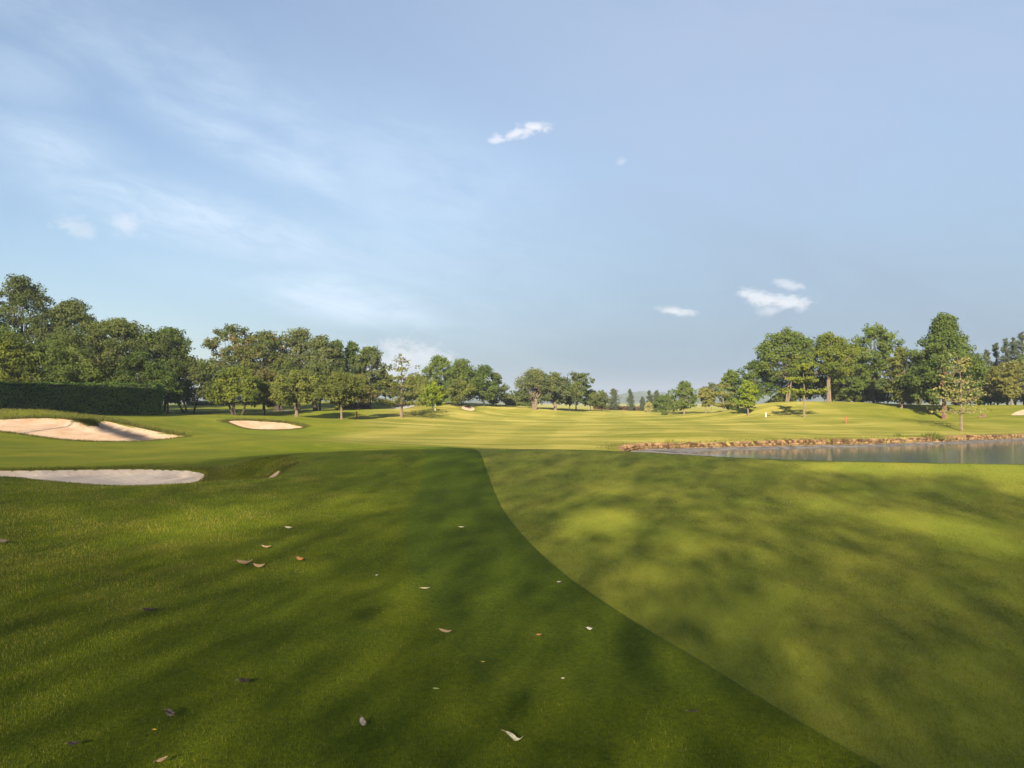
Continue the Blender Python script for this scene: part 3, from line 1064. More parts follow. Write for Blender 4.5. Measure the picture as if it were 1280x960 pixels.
    if leaf_size:
        pos = pos + rng.normal(0, 1.25, pos.shape)
    if cull is not None:
        keep = cull(pos + np.array([X, D, z0 - 0.05]))
        pos, nr, ct, ac = pos[keep], nr[keep], ct[keep], ac[keep]
    if dry_run:
        return
    wood.build('trunk', M[bark], root)
    asp = 0.62 if kind != 'spire' else 0.28
    leaf_mesh('crown', pos, nr, leafs * (1.25 if kind == 'spire' else 1.0), asp, ct, ac, rng, LM[leaf], root)
    N_LEAF[0] += len(pos)
    return root


def tr_tiers(rng, W, Hc):
    n = max(2, min(7, int(Hc / 0.8)))
    out = []
    for i in range(n):
        f = i / max(1, n - 1)
        out.append((f * 0.93, W / 2 * np.interp(f, [0, .25, .6, 1], [1.0, .95, .66, .24]) * rng.uniform(.9, 1.08)))
    return out


# --- left: the big dense trees behind the hedge
LG, MG, CG, DG, RG = ('tall dense trees behind the clipped hedge', 'parkland trees right of the hedge', 'trees on the mound in the middle distance',
                      'clump of trees at the far end of the fairway', 'trees on the rise beyond the pond')
T = [
 # name, label, px, yb, yt, w, ycb, D, kind, leaf, bark, kwargs
 ('broadleaf_tree', 'tall dark peaked tree at the far left edge, highest of the trees behind the hedge', 24, 517, 343, 120, 478, 97, 'egg', 'dark', 'bark_dark', dict(group=LG)),
 ('broadleaf_tree', 'dark tree cut by the left edge of the picture, behind the hedge', -42, 517, 372, 130, 480, 92, 'egg', 'deep', 'bark_dark', dict(group=LG)),
 ('broadleaf_tree', 'second highest dense tree behind the hedge, right of the highest peak', 92, 517, 373, 112, 470, 100, 'egg', 'dark', 'bark_dark', dict(group=LG)),
 ('broadleaf_tree', 'wide dark tree with showing limbs above the right half of the hedge', 148, 518, 397, 142, 478, 84, 'dome', 'dark', 'bark_pale', dict(group=LG, trunks=2)),
 ('broadleaf_tree', 'loose leaning tree whose tufts reach past the right end of the hedge', 206, 518, 406, 62, 462, 86, 'tall', 'deep', 'bark_dark', dict(group=LG, gap=.6, lean=.05)),
 ('broadleaf_tree', 'low yellowish green tree just above the left end of the hedge', 10, 518, 414, 84, 490, 79, 'dome', 'yellow', 'bark_dark', dict(group=LG)),
 ('broadleaf_tree', 'lower mid green tree just above the middle of the hedge', 82, 518, 420, 108, 492, 82, 'dome', 'mid', 'bark_dark', dict(group=LG)),
 ('broadleaf_tree', 'low dark tree hiding the gap above the right part of the hedge', 176, 518, 440, 80, 496, 80, 'dome', 'deep', 'bark_dark', dict(group=LG)),
 ('broadleaf_tree', 'dark dome shaped tree on thin crossing stems beside the hedge end', 238, 516, 446, 88, 497, 86, 'dome', 'dark', 'bark_dark', dict(group=MG, trunks=4, tr=.22)),
 ('broadleaf_tree', 'slender small tree on a thin dark stem at the end of the hedge', 210, 518, 466, 40, 500, 80, 'dome', 'deep', 'bark_dark', dict(group=MG, tr=.12)),
 ('broadleaf_tree', 'rounded tree with yellow green leaves left of the small bunker mound', 298, 519, 457, 72, 502, 83, 'dome', 'yellow', 'bark_dark', dict(group=MG, trunks=3, tr=.26)),
 ('broadleaf_tree', 'tall open tree with a ball of leaves on top and orange tinted twigs', 292, 514, 405, 58, 470, 106, 'tall', 'orange', 'bark_dark', dict(group=MG, gap=.55)),
 ('broadleaf_tree', 'tall broad tree with orange tinted crown next to the ball topped one', 330, 514, 413, 74, 472, 106, 'dome', 'orange', 'bark_dark', dict(group=MG, gap=.35)),
 ('broadleaf_tree', 'tall airy grey green tree with pale bare limbs in its crown', 372, 513, 410, 76, 470, 109, 'dome', 'grey', 'bark_pale', dict(group=MG, gap=.45, tr=.42)),
 ('broadleaf_tree', 'grey green tree with pale limbs right of the airy tall one', 400, 513, 419, 56, 475, 107, 'egg', 'grey', 'bark_pale', dict(group=MG, gap=.2)),
 ('broadleaf_tree', 'small brownish tree on a short dark trunk behind the small bunker', 331, 519, 461, 46, 503, 87, 'dome', 'brown', 'bark_dark', dict(group=MG)),
 ('broadleaf_tree', 'rounded olive tree on a pale trunk just right of the small bunker', 371, 521, 461, 70, 501, 80, 'dome', 'olive', 'bark_pale', dict(group=MG, tr=.2)),
 ('broadleaf_tree', 'small olive brown tree on a short pale trunk left of the red stake', 427, 524, 464, 62, 502, 78, 'flat', 'olive', 'bark_pale', dict(group=MG, tr=.13)),
 ('broadleaf_tree', 'dark green tree between the pale limbed tree and the round topped pair', 421, 513, 424, 46, 494, 110, 'egg', 'deep', 'bark_dark', dict(group=MG)),
 ('broadleaf_tree', 'narrow dark tree on the left of the round topped pair', 440, 513, 426, 38, 494, 113, 'egg', 'deep', 'bark_dark', dict(group=MG)),
 ('broadleaf_tree', 'tall dark tree closing the left wood beside the white cloud', 463, 512, 432, 44, 495, 113, 'tall', 'dark', 'bark_dark', dict(group=MG)),
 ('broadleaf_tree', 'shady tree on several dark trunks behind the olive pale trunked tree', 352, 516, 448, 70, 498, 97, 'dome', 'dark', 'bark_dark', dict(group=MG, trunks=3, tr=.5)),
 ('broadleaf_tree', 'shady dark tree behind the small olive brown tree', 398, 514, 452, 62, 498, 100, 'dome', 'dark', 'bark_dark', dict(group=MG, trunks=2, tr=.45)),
 ('broadleaf_tree', 'brown green bush like tree low in the wood left of the layered tree', 448, 513, 468, 40, 498, 105, 'dome', 'brown', 'bark_dark', dict(group=MG)),
 ('broadleaf_tree', 'thin dark tree behind the layered tree, against the white cloud', 482, 509, 466, 36, 492, 126, 'dome', 'dark', 'bark_dark', dict(group=CG)),
 ('layered_tree', 'layered tree with a bare brown tip on a straight pale trunk by the fairway', 502, 521, 445, 62, 497, 85, 'tier', 'olive', 'bark_pale', dict(group=CG, tr=.19, dens=.4)),
 ('round_tree', 'small bright lime green ball shaped tree beside the white post', 541, 512, 477, 32, 503, 100, 'dome', 'lime', 'bark_dark', dict(group=CG)),
 ('broadleaf_tree', 'tallest tree on the middle mound, with an uneven top', 546, 505, 443, 44, 494, 131, 'tall', 'mid', 'bark_dark', dict(group=CG, gap=.2)),
 ('broadleaf_tree', 'broad rounded tree in the middle of the mound trees', 578, 506, 449, 52, 495, 130, 'dome', 'mid', 'bark_dark', dict(group=CG, trunks=2)),
 ('broadleaf_tree', 'dark dome shaped tree second from the right on the mound', 605, 508, 456, 44, 496, 132, 'dome', 'deep', 'bark_dark', dict(group=CG)),
 ('broadleaf_tree', 'dark tree at the right end of the mound trees', 620, 508, 466, 26, 500, 136, 'dome', 'dark', 'bark_dark', dict(group=CG)),
 ('broadleaf_tree', 'olive tree half hidden by the layered tree and the lime green ball', 522, 508, 468, 54, 496, 124, 'dome', 'olive', 'bark_dark', dict(group=CG)),
 ('broadleaf_tree', 'low olive tree in front of the broad rounded mound tree', 572, 508, 474, 44, 498, 126, 'dome', 'olive', 'bark_dark', dict(group=CG)),
 ('shrub', 'small pale scrubby bush in the gap between the two middle tree groups', 640, 509, 492, 24, 507, 150, 'bush', 'grey', 'bark_dark', dict(cat='shrub')),
 ('broadleaf_tree', 'wide grey green tree on twin pale trunks, left end of the far clump', 668, 512, 461, 52, 499, 131, 'dome', 'grey', 'bark_pale', dict(group=DG, trunks=2, tr=.4)),
 ('broadleaf_tree', 'grey green tree on a leaning pale trunk second in the far clump', 694, 513, 465, 40, 499, 134, 'dome', 'grey', 'bark_pale', dict(group=DG, tr=.3)),
 ('broadleaf_tree', 'open topped dark tree with sky showing through, in the far clump', 720, 513, 464, 36, 492, 140, 'flat', 'dark', 'bark_dark', dict(group=DG, gap=.5)),
 ('broadleaf_tree', 'shadowed lower tree under the open topped one in the far clump', 712, 513, 480, 38, 501, 138, 'dome', 'dark', 'bark_dark', dict(group=DG)),
 ('broadleaf_tree', 'small dark rounded tree near the right end of the far clump', 738, 513, 486, 30, 503, 145, 'dome', 'dark', 'bark_dark', dict(group=DG)),
 ('broadleaf_tree', 'last and lowest tree at the right end of the far clump', 752, 513, 488, 24, 505, 147, 'dome', 'grey', 'bark_dark', dict(group=DG)),
 ('conifer', 'cone shaped conifer just right of the far clump', 767, 514, 486, 17, 511, 172, 'spire', 'blue', 'bark_dark', dict(dens=1.3)),
 ('conifer', 'lone narrow conifer standing free before the blue hill', 788, 514, 486, 11, 511, 172, 'spire', 'blue', 'bark_dark', dict(dens=1.1)),
 ('conifer', 'tiny pointed conifer left of the twin spires', 803, 514, 496, 8, 511, 172, 'spire', 'blue', 'bark_dark', dict()),
 ('conifer', 'left one of the twin dark conifer spires', 812, 514, 488, 11, 511, 168, 'spire', 'blue', 'bark_dark', dict()),
 ('conifer', 'right one of the twin dark conifer spires', 821, 514, 488, 13, 511, 168, 'spire', 'blue', 'bark_dark', dict()),
 ('broadleaf_tree', 'low dark tree below the twin spires', 832, 515, 493, 34, 510, 150, 'bush', 'deep', 'bark_dark', dict()),
 ('shrub', 'tawny bush at the foot of the twin spires', 811, 515, 502, 10, 513, 160, 'bush', 'dry', 'bark_dark', dict(cat='shrub')),
 ('broadleaf_tree', 'rounded fresh green tree on its own right of the twin spires', 855, 517, 476, 33, 507, 133, 'dome', 'mid', 'bark_pale', dict(tr=.16)),
 ('round_shrub', 'dark clipped round bush alone at the edge of the far fairway', 831, 517.5, 512.5, 7, 517, 130, 'bush', 'dark', 'bark_dark', dict(cat='shrub')),
 ('broadleaf_tree', 'thin pale tree with a loose crown left of the rise', 882, 516, 484, 24, 503, 125, 'flat', 'pale', 'bark_pale', dict(group=RG, gap=.4, tr=.12)),
 ('broadleaf_tree', 'faint bare topped tree behind the thin pale one', 889, 514, 478, 22, 500, 160, 'tall', 'grey', 'bark_pale', dict(group=RG, gap=.8, dens=.5)),
 ('layered_tree', 'small layered pale olive tree at the left foot of the rise', 904, 516, 479, 28, 500, 112, 'tier', 'pale', 'bark_pale', dict(group=RG, tr=.14, dens=.9)),
 ('broadleaf_tree', 'small bright green tree on a thin pale trunk left of the white marker', 935, 519, 475, 30, 503, 100, 'dome', 'lime', 'bark_pale', dict(group=RG, tr=.12, gap=.2)),
 ('broadleaf_tree', 'olive dark tree at the left end of the wood on the rise', 915, 511, 461, 34, 508, 118, 'dome', 'mid', 'bark_dark', dict(group=RG)),
 ('broadleaf_tree', 'dark tree stepping up to the high crowns on the rise', 944, 505, 450, 44, 494, 113, 'dome', 'deep', 'bark_pale', dict(group=RG, trunks=2)),
 ('broadleaf_tree', 'high wide crowned tree, leftmost of the tall ones on the rise', 982, 504, 411, 78, 468, 110, 'dome', 'mid', 'bark_pale', dict(group=RG, trunks=2)),
 ('broadleaf_tree', 'yellowish high crowned tree on a pale trunk in the middle of the rise', 1036, 504, 415, 66, 466, 107, 'dome', 'yellow', 'bark_pale', dict(group=RG, tr=.34)),
 ('broadleaf_tree', 'high tree with a gappy ball shaped top left of the pyramid shaped tree', 1092, 505, 405, 56, 462, 110, 'flat', 'mid', 'bark_dark', dict(group=RG, gap=.25)),
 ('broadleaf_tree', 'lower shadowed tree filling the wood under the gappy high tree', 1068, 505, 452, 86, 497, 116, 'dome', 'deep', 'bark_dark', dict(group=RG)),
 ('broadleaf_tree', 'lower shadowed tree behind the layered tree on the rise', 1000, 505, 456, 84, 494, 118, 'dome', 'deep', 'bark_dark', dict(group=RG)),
 ('layered_tree', 'flat topped yellow layered tree on a straight pale trunk right of the white marker', 1005, 522, 456, 52, 484, 88, 'tier', 'gold', 'bark_pale', dict(group=RG, tr=.15)),
 ('broadleaf_tree', 'olive tree on a forked pale trunk left of the pyramid shaped tree', 1127, 510, 433, 40, 497, 98, 'tall', 'olive', 'bark_pale', dict(group=RG, trunks=2, tr=.24)),
 ('broadleaf_tree', 'big pyramid shaped dark green tree on a thick reddish trunk', 1180, 523, 392, 92, 497, 92, 'pyramid', 'deep', 'bark_red', dict(group=RG, tr=.30, dens=1.1)),
 ('layered_tree', 'sparse straw coloured layered tree, nearest to the pond wall', 1201, 538, 444, 52, 507, 70, 'tier', 'dry', 'bark_pale', dict(group=RG, tr=.13, dens=.16)),
 ('broadleaf_tree', 'dark tree under the spires right of the pyramid shaped tree', 1238, 508, 458, 56, 500, 106, 'dome', 'deep', 'bark_dark', dict(group=RG)),
 ('broadleaf_tree', 'pale olive dome shaped tree on a thin trunk at the right edge', 1264, 508, 450, 44, 492, 101, 'flat', 'pale', 'bark_pale', dict(group=RG, tr=.14)),
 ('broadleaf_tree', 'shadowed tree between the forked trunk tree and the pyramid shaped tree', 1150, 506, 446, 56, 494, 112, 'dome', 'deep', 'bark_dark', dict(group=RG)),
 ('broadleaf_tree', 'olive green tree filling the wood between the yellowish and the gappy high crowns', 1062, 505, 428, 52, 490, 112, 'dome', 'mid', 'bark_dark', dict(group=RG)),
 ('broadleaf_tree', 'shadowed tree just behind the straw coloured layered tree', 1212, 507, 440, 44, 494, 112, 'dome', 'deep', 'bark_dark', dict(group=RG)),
 ('broadleaf_tree', 'mid green tree beyond the right edge of the picture', 1320, 508, 430, 80, 490, 104, 'dome', 'mid', 'bark_dark', dict(group=RG)),
]
CAS = [(1224, 441, 15), (1235, 436, 14), (1247, 428, 16), (1259, 421, 17), (1269, 421, 15), (1280, 414, 18), (1294, 412, 18)]
CAS_L = ['shortest of the grey green spires at the right, beside the pyramid shaped tree', 'second shortest spire at the right, over the dark low tree',
         'spire of middle height left of the close pair of spires', 'left one of the close pair of tall spires at the right', 'right one of the close pair of tall spires at the right',
         'tall needle spire cut by the right edge of the picture', 'needle tree just past the right edge of the picture']
for i, (px, yt, w) in enumerate(CAS):
    T.append(('needle_tree', CAS_L[i], px, 506, yt, w * 1.35, 498, 116 + (i * 3) % 7, 'spire', 'blue', 'bark_dark', dict(group='needle trees at the right edge', dens=1.5, lean=-.02)))
SHR = [(1075, 478, 40, 'dark thicket bush under the gappy high tree'), (1105, 482, 38, 'dark thicket bush left of the forked trunk'),
       (1150, 484, 44, 'dark thicket bush between the forked trunk and the reddish trunk'), (1212, 484, 40, 'dark thicket bush just right of the reddish trunk'),
       (1050, 484, 34, 'dark thicket bush right of the pale trunk on the rise'), (980, 488, 36, 'dark thicket bush at the top of the rise behind its white marker')]
for i, (px, yt, w, lb) in enumerate(SHR):
    T.append(('shrub', lb, px, 506, yt, w, 505, 113 + i % 3, 'bush', 'dark', 'bark_dark', dict(group='thicket under the trees on the rise', cat='shrub')))
for i, t in enumerate(T):
    kw = dict(t[11])
    tree(t[0], t[1], *t[2:11], seed=i * 31, **kw)

# ------------------------------------------------------------------ trees behind the viewer: they cast the dappled shade
rs = np.random.default_rng(3)


def ell(px, py, cx, cy, rx, ry, rot):
    c, s = math.cos(RAD(rot)), math.sin(RAD(rot))
    u = ((px - cx) * c + (py - cy) * s) / rx
    v = (-(px - cx) * s + (py - cy) * c) / ry
    return np.clip(1.25 - np.sqrt(u * u + v * v), 0, 1)


LITS = [(255, 655, 135, 30, -9, .85), (430, 632, 90, 16, -8, .6), (90, 650, 70, 30, 0, .35), (525, 733, 70, 16, -22, .5), (640, 712, 50, 12, -20, .35), (752, 653, 60, 20, 0, .75),
        (850, 680, 36, 22, 0, .5), (770, 610, 50, 9, 0, .5), (900, 640, 50, 10, 0, .3), (950, 665, 40, 12, 0, .3), (1190, 663, 150, 24, 12, .75), (1040, 632, 60, 14, 8, .7),
        (1130, 588, 200, 11, 1, 1.0), (1260, 592, 120, 16, 6, 1.0), (1270, 610, 80, 10, 8, .7), (1100, 650, 60, 16, 10, .4), (330, 760, 60, 10, 0, .15), (180, 700, 90, 14, 0, .25)]
LIT_POLY = np.array([(-400, 553), (240, 553), (420, 545), (560, 553), (560, 556.5), (430, 556), (350, 566), (270, 577), (120, 576), (0, 572), (-400, 570)], float)


def lit_amount(p):
    """how far the photo shows sun where this leaf's shadow would fall (0 shade .. 1 sun)"""
    t = (p[:, 2] - 0.0) / -LDIR[2]
    g = p + t[:, None] * LDIR
    gy = np.maximum(g[:, 1], 0.8)
    v = (0 - EYE) / gy
    # project to photo pixels
    cp_, sp_ = math.cos(PITCH), math.sin(PITCH)
    depth = cp_ + v * sp_
    px = 640 + F * (g[:, 0] / gy) / depth
    py = 480 - F * (v * cp_ - sp_) / depth
    lit = np.zeros(len(p))
    for cx, cy, rx, ry, rot, k in LITS:
        lit = np.maximum(lit, k * sst(ell(px, py, cx, cy, rx, ry, rot), 0, 0.9))
    edge = np.where(px < 560, 569 + np.clip((300 - px), 0, 300) * 0.035, 559 + np.clip((px - 700) / 250, 0, 1) * 12)
    far = sst(-(py - edge), -2.5, 2.5)
    lit = np.maximum(lit, far)
    lit = np.where(g[:, 1] < 1.0, 0.0, lit)
    return lit, g


CELL = (0.45, 1.25)
TAU = {}


def cell_of(g):
    return (np.floor(g[:, 0] / CELL[0]).astype(np.int64) + 500) * 4000 + np.floor(g[:, 1] / CELL[1]).astype(np.int64) + 500


def shade_collect(p):
    """first pass: how much leaf stands in the sun's way to each patch of turf"""
    lit, g = lit_amount(p)
    k = cell_of(g)
    u, c = np.unique(k, return_counts=True)
    for a, b in zip(u, c):
        TAU[int(a)] = TAU.get(int(a), 0) + int(b) * LEAF_AREA / (CELL[0] * CELL[1] * math.sin(SUN_EL))
    return np.zeros(len(p), bool)


def shade_cull(p):
    """second pass: crowns thin enough that some sun filters through, open where the photo shows sun"""
    lit, g = lit_amount(p)
    have = np.array([TAU.get(int(a), 1.0) for a in cell_of(g)])
    y = np.maximum(g[:, 1], 0.5)
    want = np.interp(y, [0, 3.2, 5, 8, 14, 24], [1.95, 1.75, 1.5, 1.25, 1.25, 1.5])
    left = sst(-(g[:, 0] - np.interp(g[:, 1], [3, 5, 8, 13, 20], [1.6, 1.0, .1, -.3, -.8])), -0.3, 0.8)
    want = want * (1 - 0.20 * left)
    want = want * (1 + 0.08 * np.sin(g[:, 0] * 1.1 + 1.3 * np.sin(g[:, 1] * .5)) * np.sin(g[:, 1] * 0.45 + 0.6 * g[:, 0] + 1.0))
    want = want * (1 + 0.05 * np.sin(g[:, 0] * 3.1 + g[:, 1] * .4) * np.sin(g[:, 1] * 1.1 - 0.8 * g[:, 0]))
    want = want * np.clip(1.0 - 1.15 * lit, 0, 1)
    out = (np.abs(g[:, 0]) > 0.78 * g[:, 1] + 1.5) | (g[:, 1] < 1.5) | (g[:, 1] > 60)
    keep = np.where(out, 0.30, want / np.maximum(have, 1e-3))
    # even thinning: the same share of leaves is taken from every cell, not a random one
    r = np.random.default_rng(len(p))
    k = cell_of(g)
    order = np.lexsort((r.random(len(p)), k))
    ks = k[order]
    first = np.r_[True, ks[1:] != ks[:-1]]
    start = np.maximum.accumulate(np.where(first, np.arange(len(ks)), 0))
    rank = np.empty(len(p))
    rank[order] = np.arange(len(ks)) - start
    _, inv, cnt = np.unique(k, return_inverse=True, return_counts=True)
    n = cnt[inv]
    jit = ((k * 2654435761) % 1000003) / 1000003.0
    return rank + jit < keep * n


SHADE = [(-24, -21, 22, 15), (-14, -23, 23, 15), (-5, -22, 22, 15), (4, -24, 23, 15), (13, -22, 22, 15), (22, -25, 22, 15), (-33, -30, 25, 17),
         (-19, -38, 27, 17), (-9, -37, 27, 17), (1, -39, 27, 17), (11, -38, 26, 17), (-29, -41, 27, 17)]
LEAF_AREA = 0.5 * 0.16 * 0.16 * 0.62 * 0.55
for final in (False, True):
    for i, (x, y, h, w) in enumerate(SHADE):
        tree('shade_tree', 'broad leafy tree behind the viewpoint whose shade falls on the green', 0, None, None, None, None, y, 'egg2', 'mid', 'bark_dark', seed=900 + i, dens=1.0,
             group='shade trees behind the viewpoint', X=x, H=h, W=w, CB=1.6, cull=shade_cull if final else shade_collect, leaf_size=0.16, dry_run=not final, tr=0.065)


def left_cull(p):
    """tall trees left of the picture: their shade lies on the hedge and in one band across the big bunker"""
    t = (73.4 - p[:, 1]) / LDIR[1]
    h = p + t[:, None] * LDIR
    on_hedge = (h[:, 0] > -75) & (h[:, 0] < -32.5) & (h[:, 2] > -0.8) & (h[:, 2] < 3.0)
    t = p[:, 2] / -LDIR[2]
    g = p + t[:, None] * LDIR
    band = sdf(BAND, g[:, 0], g[:, 1]) < 0.1
    out = g[:, 0] < -0.72 * g[:, 1] - 1
    r = np.random.default_rng(len(p)).random(len(p))
    return on_hedge | band | (out & (r < 0.8) & (h[:, 2] < 3.2)) | (h[:, 2] > 3.0) & (r < 0.03)


BAND = np.array([P(112, 526, 46)[:2], P(130, 527, 46)[:2], P(182, 551, 39)[:2], P(146, 553, 38.5)[:2]])
for i, (x, y, h, w) in enumerate([(-46, 46, 19, 15), (-57, 44, 19, 16), (-41.5, 45, 17, 13), (-33, 10, 20, 13)]):  # unseen trees added for shade; leaves dropped unless their shadow lands where wanted
    tree('shade_tree', 'tall unseen tree left of the view, its crown cut to shape the shade it casts', 0, None, None, None, None, y, 'egg2', 'mid', 'bark_dark', seed=950 + i, dens=1.4,
         group='shade trees left of the view', X=x, H=h, W=w, CB=2.5, cull=left_cull, leaf_size=0.34)

# ------------------------------------------------------------------ air
def build_haze():
    m = bpy.data.materials.new('haze')
    m.use_nodes = True
    m.node_tree.nodes.clear()
    g = NT(m.node_tree)
    out = g.node('ShaderNodeOutputMaterial')
    v = g.node('ShaderNodeVolumePrincipled')
    v.inputs['Color'].default_value = (0.62, 0.70, 0.82, 1)
    v.inputs['Density'].default_value = HAZE
    v.inputs['Anisotropy'].default_value = 0.0
    g.l.new(v.outputs[0], out.inputs['Volume'])
    x, y0, y1, z0, z1 = 2600.0, -2650.0, 2650.0, -9.0, 48.0
    V = np.array([(sx, sy, sz) for sz in (z0, z1) for sy in (y0, y1) for sx in (-x, x)])
    q = np.array([(0, 2, 3, 1), (4, 5, 7, 6), (0, 1, 5, 4), (2, 6, 7, 3), (0, 4, 6, 2), (1, 3, 7, 5)])
    tag(mesh_np('haze', V, [q], m, smooth=False), kind='stuff')


HAZE = 0.00035
build_haze()

# ------------------------------------------------------------------ hedges
def hedge(name, label, foot, h, wdt, leaf, size, count, seed, group=None):
    """a clipped hedge along the foot line: twiggy core and a skin of small leaves"""
    rng = np.random.default_rng(seed)
    foot = np.array(foot, float)
    seg = np.linalg.norm(np.diff(foot, axis=0), axis=1)
    sl = np.r_[0, np.cumsum(seg)]
    z0 = tz(*foot[0])
    root = empty(name, (foot[0][0], foot[0][1], z0))
    tag(root, label, 'hedge', group)

    def along(u):
        x, y = np.interp(u, sl, foot[:, 0]), np.interp(u, sl, foot[:, 1])
        e = 0.05
        dx, dy = np.interp(u + e, sl, foot[:, 0]) - np.interp(u - e, sl, foot[:, 0]), np.interp(u + e, sl, foot[:, 1]) - np.interp(u - e, sl, foot[:, 1])
        L = np.hypot(dx, dy) + 1e-9
        return x, y, -dy / L, dx / L
    us = np.linspace(0.15, sl[-1] - 0.15, 40)
    x, y, nx, ny = along(us)
    zg = terrain_z(x, y)
    k = wdt / 2 - size * 0.6
    topz = h - size * 0.6 + 0 * us
    prof = [(-k, -0.1), (-k, 1), (k, 1), (k, -0.1)]
    V = np.concatenate([np.c_[x + nx * a, y + ny * a, zg + topz * b] for a, b in prof])
    n = 40
    q = [(a * n + i, a * n + i + 1, (a + 1) * n + i + 1, (a + 1) * n + i) for a in range(3) for i in range(n - 1)]
    q += [(0, n, 2 * n, 3 * n), (n - 1, 4 * n - 1, 3 * n - 1, 2 * n - 1)]
    o = np.array([foot[0][0], foot[0][1], z0])
    mesh_np('twigs', V - o, [np.array(q)], M['twig'], root, smooth=False)
    # skin: front, back, top, ends
    area = np.array([sl[-1] * h, sl[-1] * h * 0.5, sl[-1] * wdt, h * wdt, h * wdt])
    cnt = (count * area / area.sum()).astype(int)
    P_, N_ = [], []
    for side, m in enumerate(cnt):
        u = rng.uniform(0, sl[-1], m)
        a = rng.uniform(-wdt / 2, wdt / 2, m)
        b = rng.uniform(0.0, h, m)
        if side == 3:
            u = np.zeros(m)
        if side == 4:
            u = np.full(m, sl[-1])
        if side == 0:
            a = np.full(m, -wdt / 2)
        if side == 1:
            a = np.full(m, wdt / 2)
        if side == 2:
            b = np.full(m, h)
        x, y, nx, ny = along(u)
        z = terrain_z(x, y)
        rough_ = (0.05 * np.sin(u * 1.7) + 0.04 * np.sin(b * 5 + u * 3.1)) * (1 if h > 2 else .5)
        rc = 0.25 if h > 2 else 0.1
        # rounded upper edge
        if side in (0, 1):
            a = a * (1 - 0.18 * sst(b, h - rc * 1.6, h))
        nr = {0: np.c_[-nx, -ny, 0 * u], 1: np.c_[nx, ny, 0 * u], 2: np.c_[0 * u, 0 * u, 0 * u + 1], 3: np.c_[-ny, nx, 0 * u], 4: np.c_[ny, -nx, 0 * u]}[side]
        pos = np.c_[x + nx * a, y + ny * a, z + b] + nr * (rough_ + rng.normal(0, size * 0.28, m))[:, None]
        P_.append(pos)
        N_.append(nr + rng.normal(0, 0.55, pos.shape) + np.array([0, 0, .3]))
    pos, nr = np.concatenate(P_) - o, np.concatenate(N_)
    cl = 0.5 + 0.22 * np.sin(pos[:, 0] * 1.3 + 1.7 * np.sin(pos[:, 2] * 2.3)) + rng.uniform(-0.4, 0.4, len(pos))
    leaf_mesh('foliage', pos, nr, size, 0.65, cl, np.zeros(len(pos)), rng, LM[leaf], root)
    return root


M['twig'] = simple('hedge_twigs', (0.018, 0.022, 0.009), 0.9, 0.4)
hx = [(P(px, 520, d)[0], d) for px, d in ((-230, 70), (-80, 72), (60, 74), (198, 75.5))]
hedge('clipped_hedge', 'tall clipped dark green hedge standing like a wall behind the big bunker', hx, 3.05, 2.6, 'hedge', 0.17, 42000, 4)
hedge('low_hedge', 'low dark hedge seen under the trees right of the tall clipped hedge', [(P(px, 512, 132)[0], 132 + (px - 260) * .02) for px in (236, 280, 335)], 0.75, 1.2, 'dark', 0.22, 1800, 5)
hedge('low_hedge', 'long low reddish hedge at the far end of the fairway before the blue hill', [(P(px, 513, 178)[0], 178) for px in (742, 790, 812)], 0.95, 1.2, 'red', 0.26, 1900, 6)
hedge('low_hedge', 'low dull red hedge in the shade left of the layered tree', [(P(px, 513, 118)[0], 118) for px in (420, 440, 462)], 0.9, 1.2, 'red', 0.24, 1000, 7)
hedge('low_hedge', 'low dark green hedge along the far side of the mound', [(P(px, 508, 150)[0], 150) for px in (632, 650, 668)], 0.9, 1.4, 'mid', 0.26, 800, 8)

# ------------------------------------------------------------------ cart path
def build_path():
    c = np.array([P(px, py, d)[:2] for px, py, d in ((330, 516, 96), (400, 515.5, 100), (450, 515, 104), (485, 511.5, 112), (507, 509, 122), (530, 506.5, 140))])
    t = np.linspace(0, 5, 80)
    x, y = np.interp(t, range(6), c[:, 0]), np.interp(t, range(6), c[:, 1])
    for _ in range(12):
        x[1:-1] = (x[:-2] + x[1:-1] * 2 + x[2:]) / 4
        y[1:-1] = (y[:-2] + y[1:-1] * 2 + y[2:]) / 4
    d = np.stack([np.gradient(x), np.gradient(y)], 1)
    d /= np.linalg.norm(d, axis=1)[:, None]
    n = np.stack([-d[:, 1], d[:, 0]], 1)
    rows = []
    for k in (-1.3, -0.5, 0.5, 1.3):
        xx, yy = x + n[:, 0] * k, y + n[:, 1] * k
        rows.append(np.c_[xx, yy, terrain_z(xx, yy) + 0.05])
    q = [(a * 80 + i, a * 80 + i + 1, (a + 1) * 80 + i + 1, (a + 1) * 80 + i) for a in range(3) for i in range(79)]
    q = [f[::-1] for f in q]
    tag(mesh_np('path', np.concatenate(rows), [np.array(q)], simple('path_concrete', (0.20, 0.19, 0.175), 0.9, 0.25, 1.0)), kind='structure')


build_path()

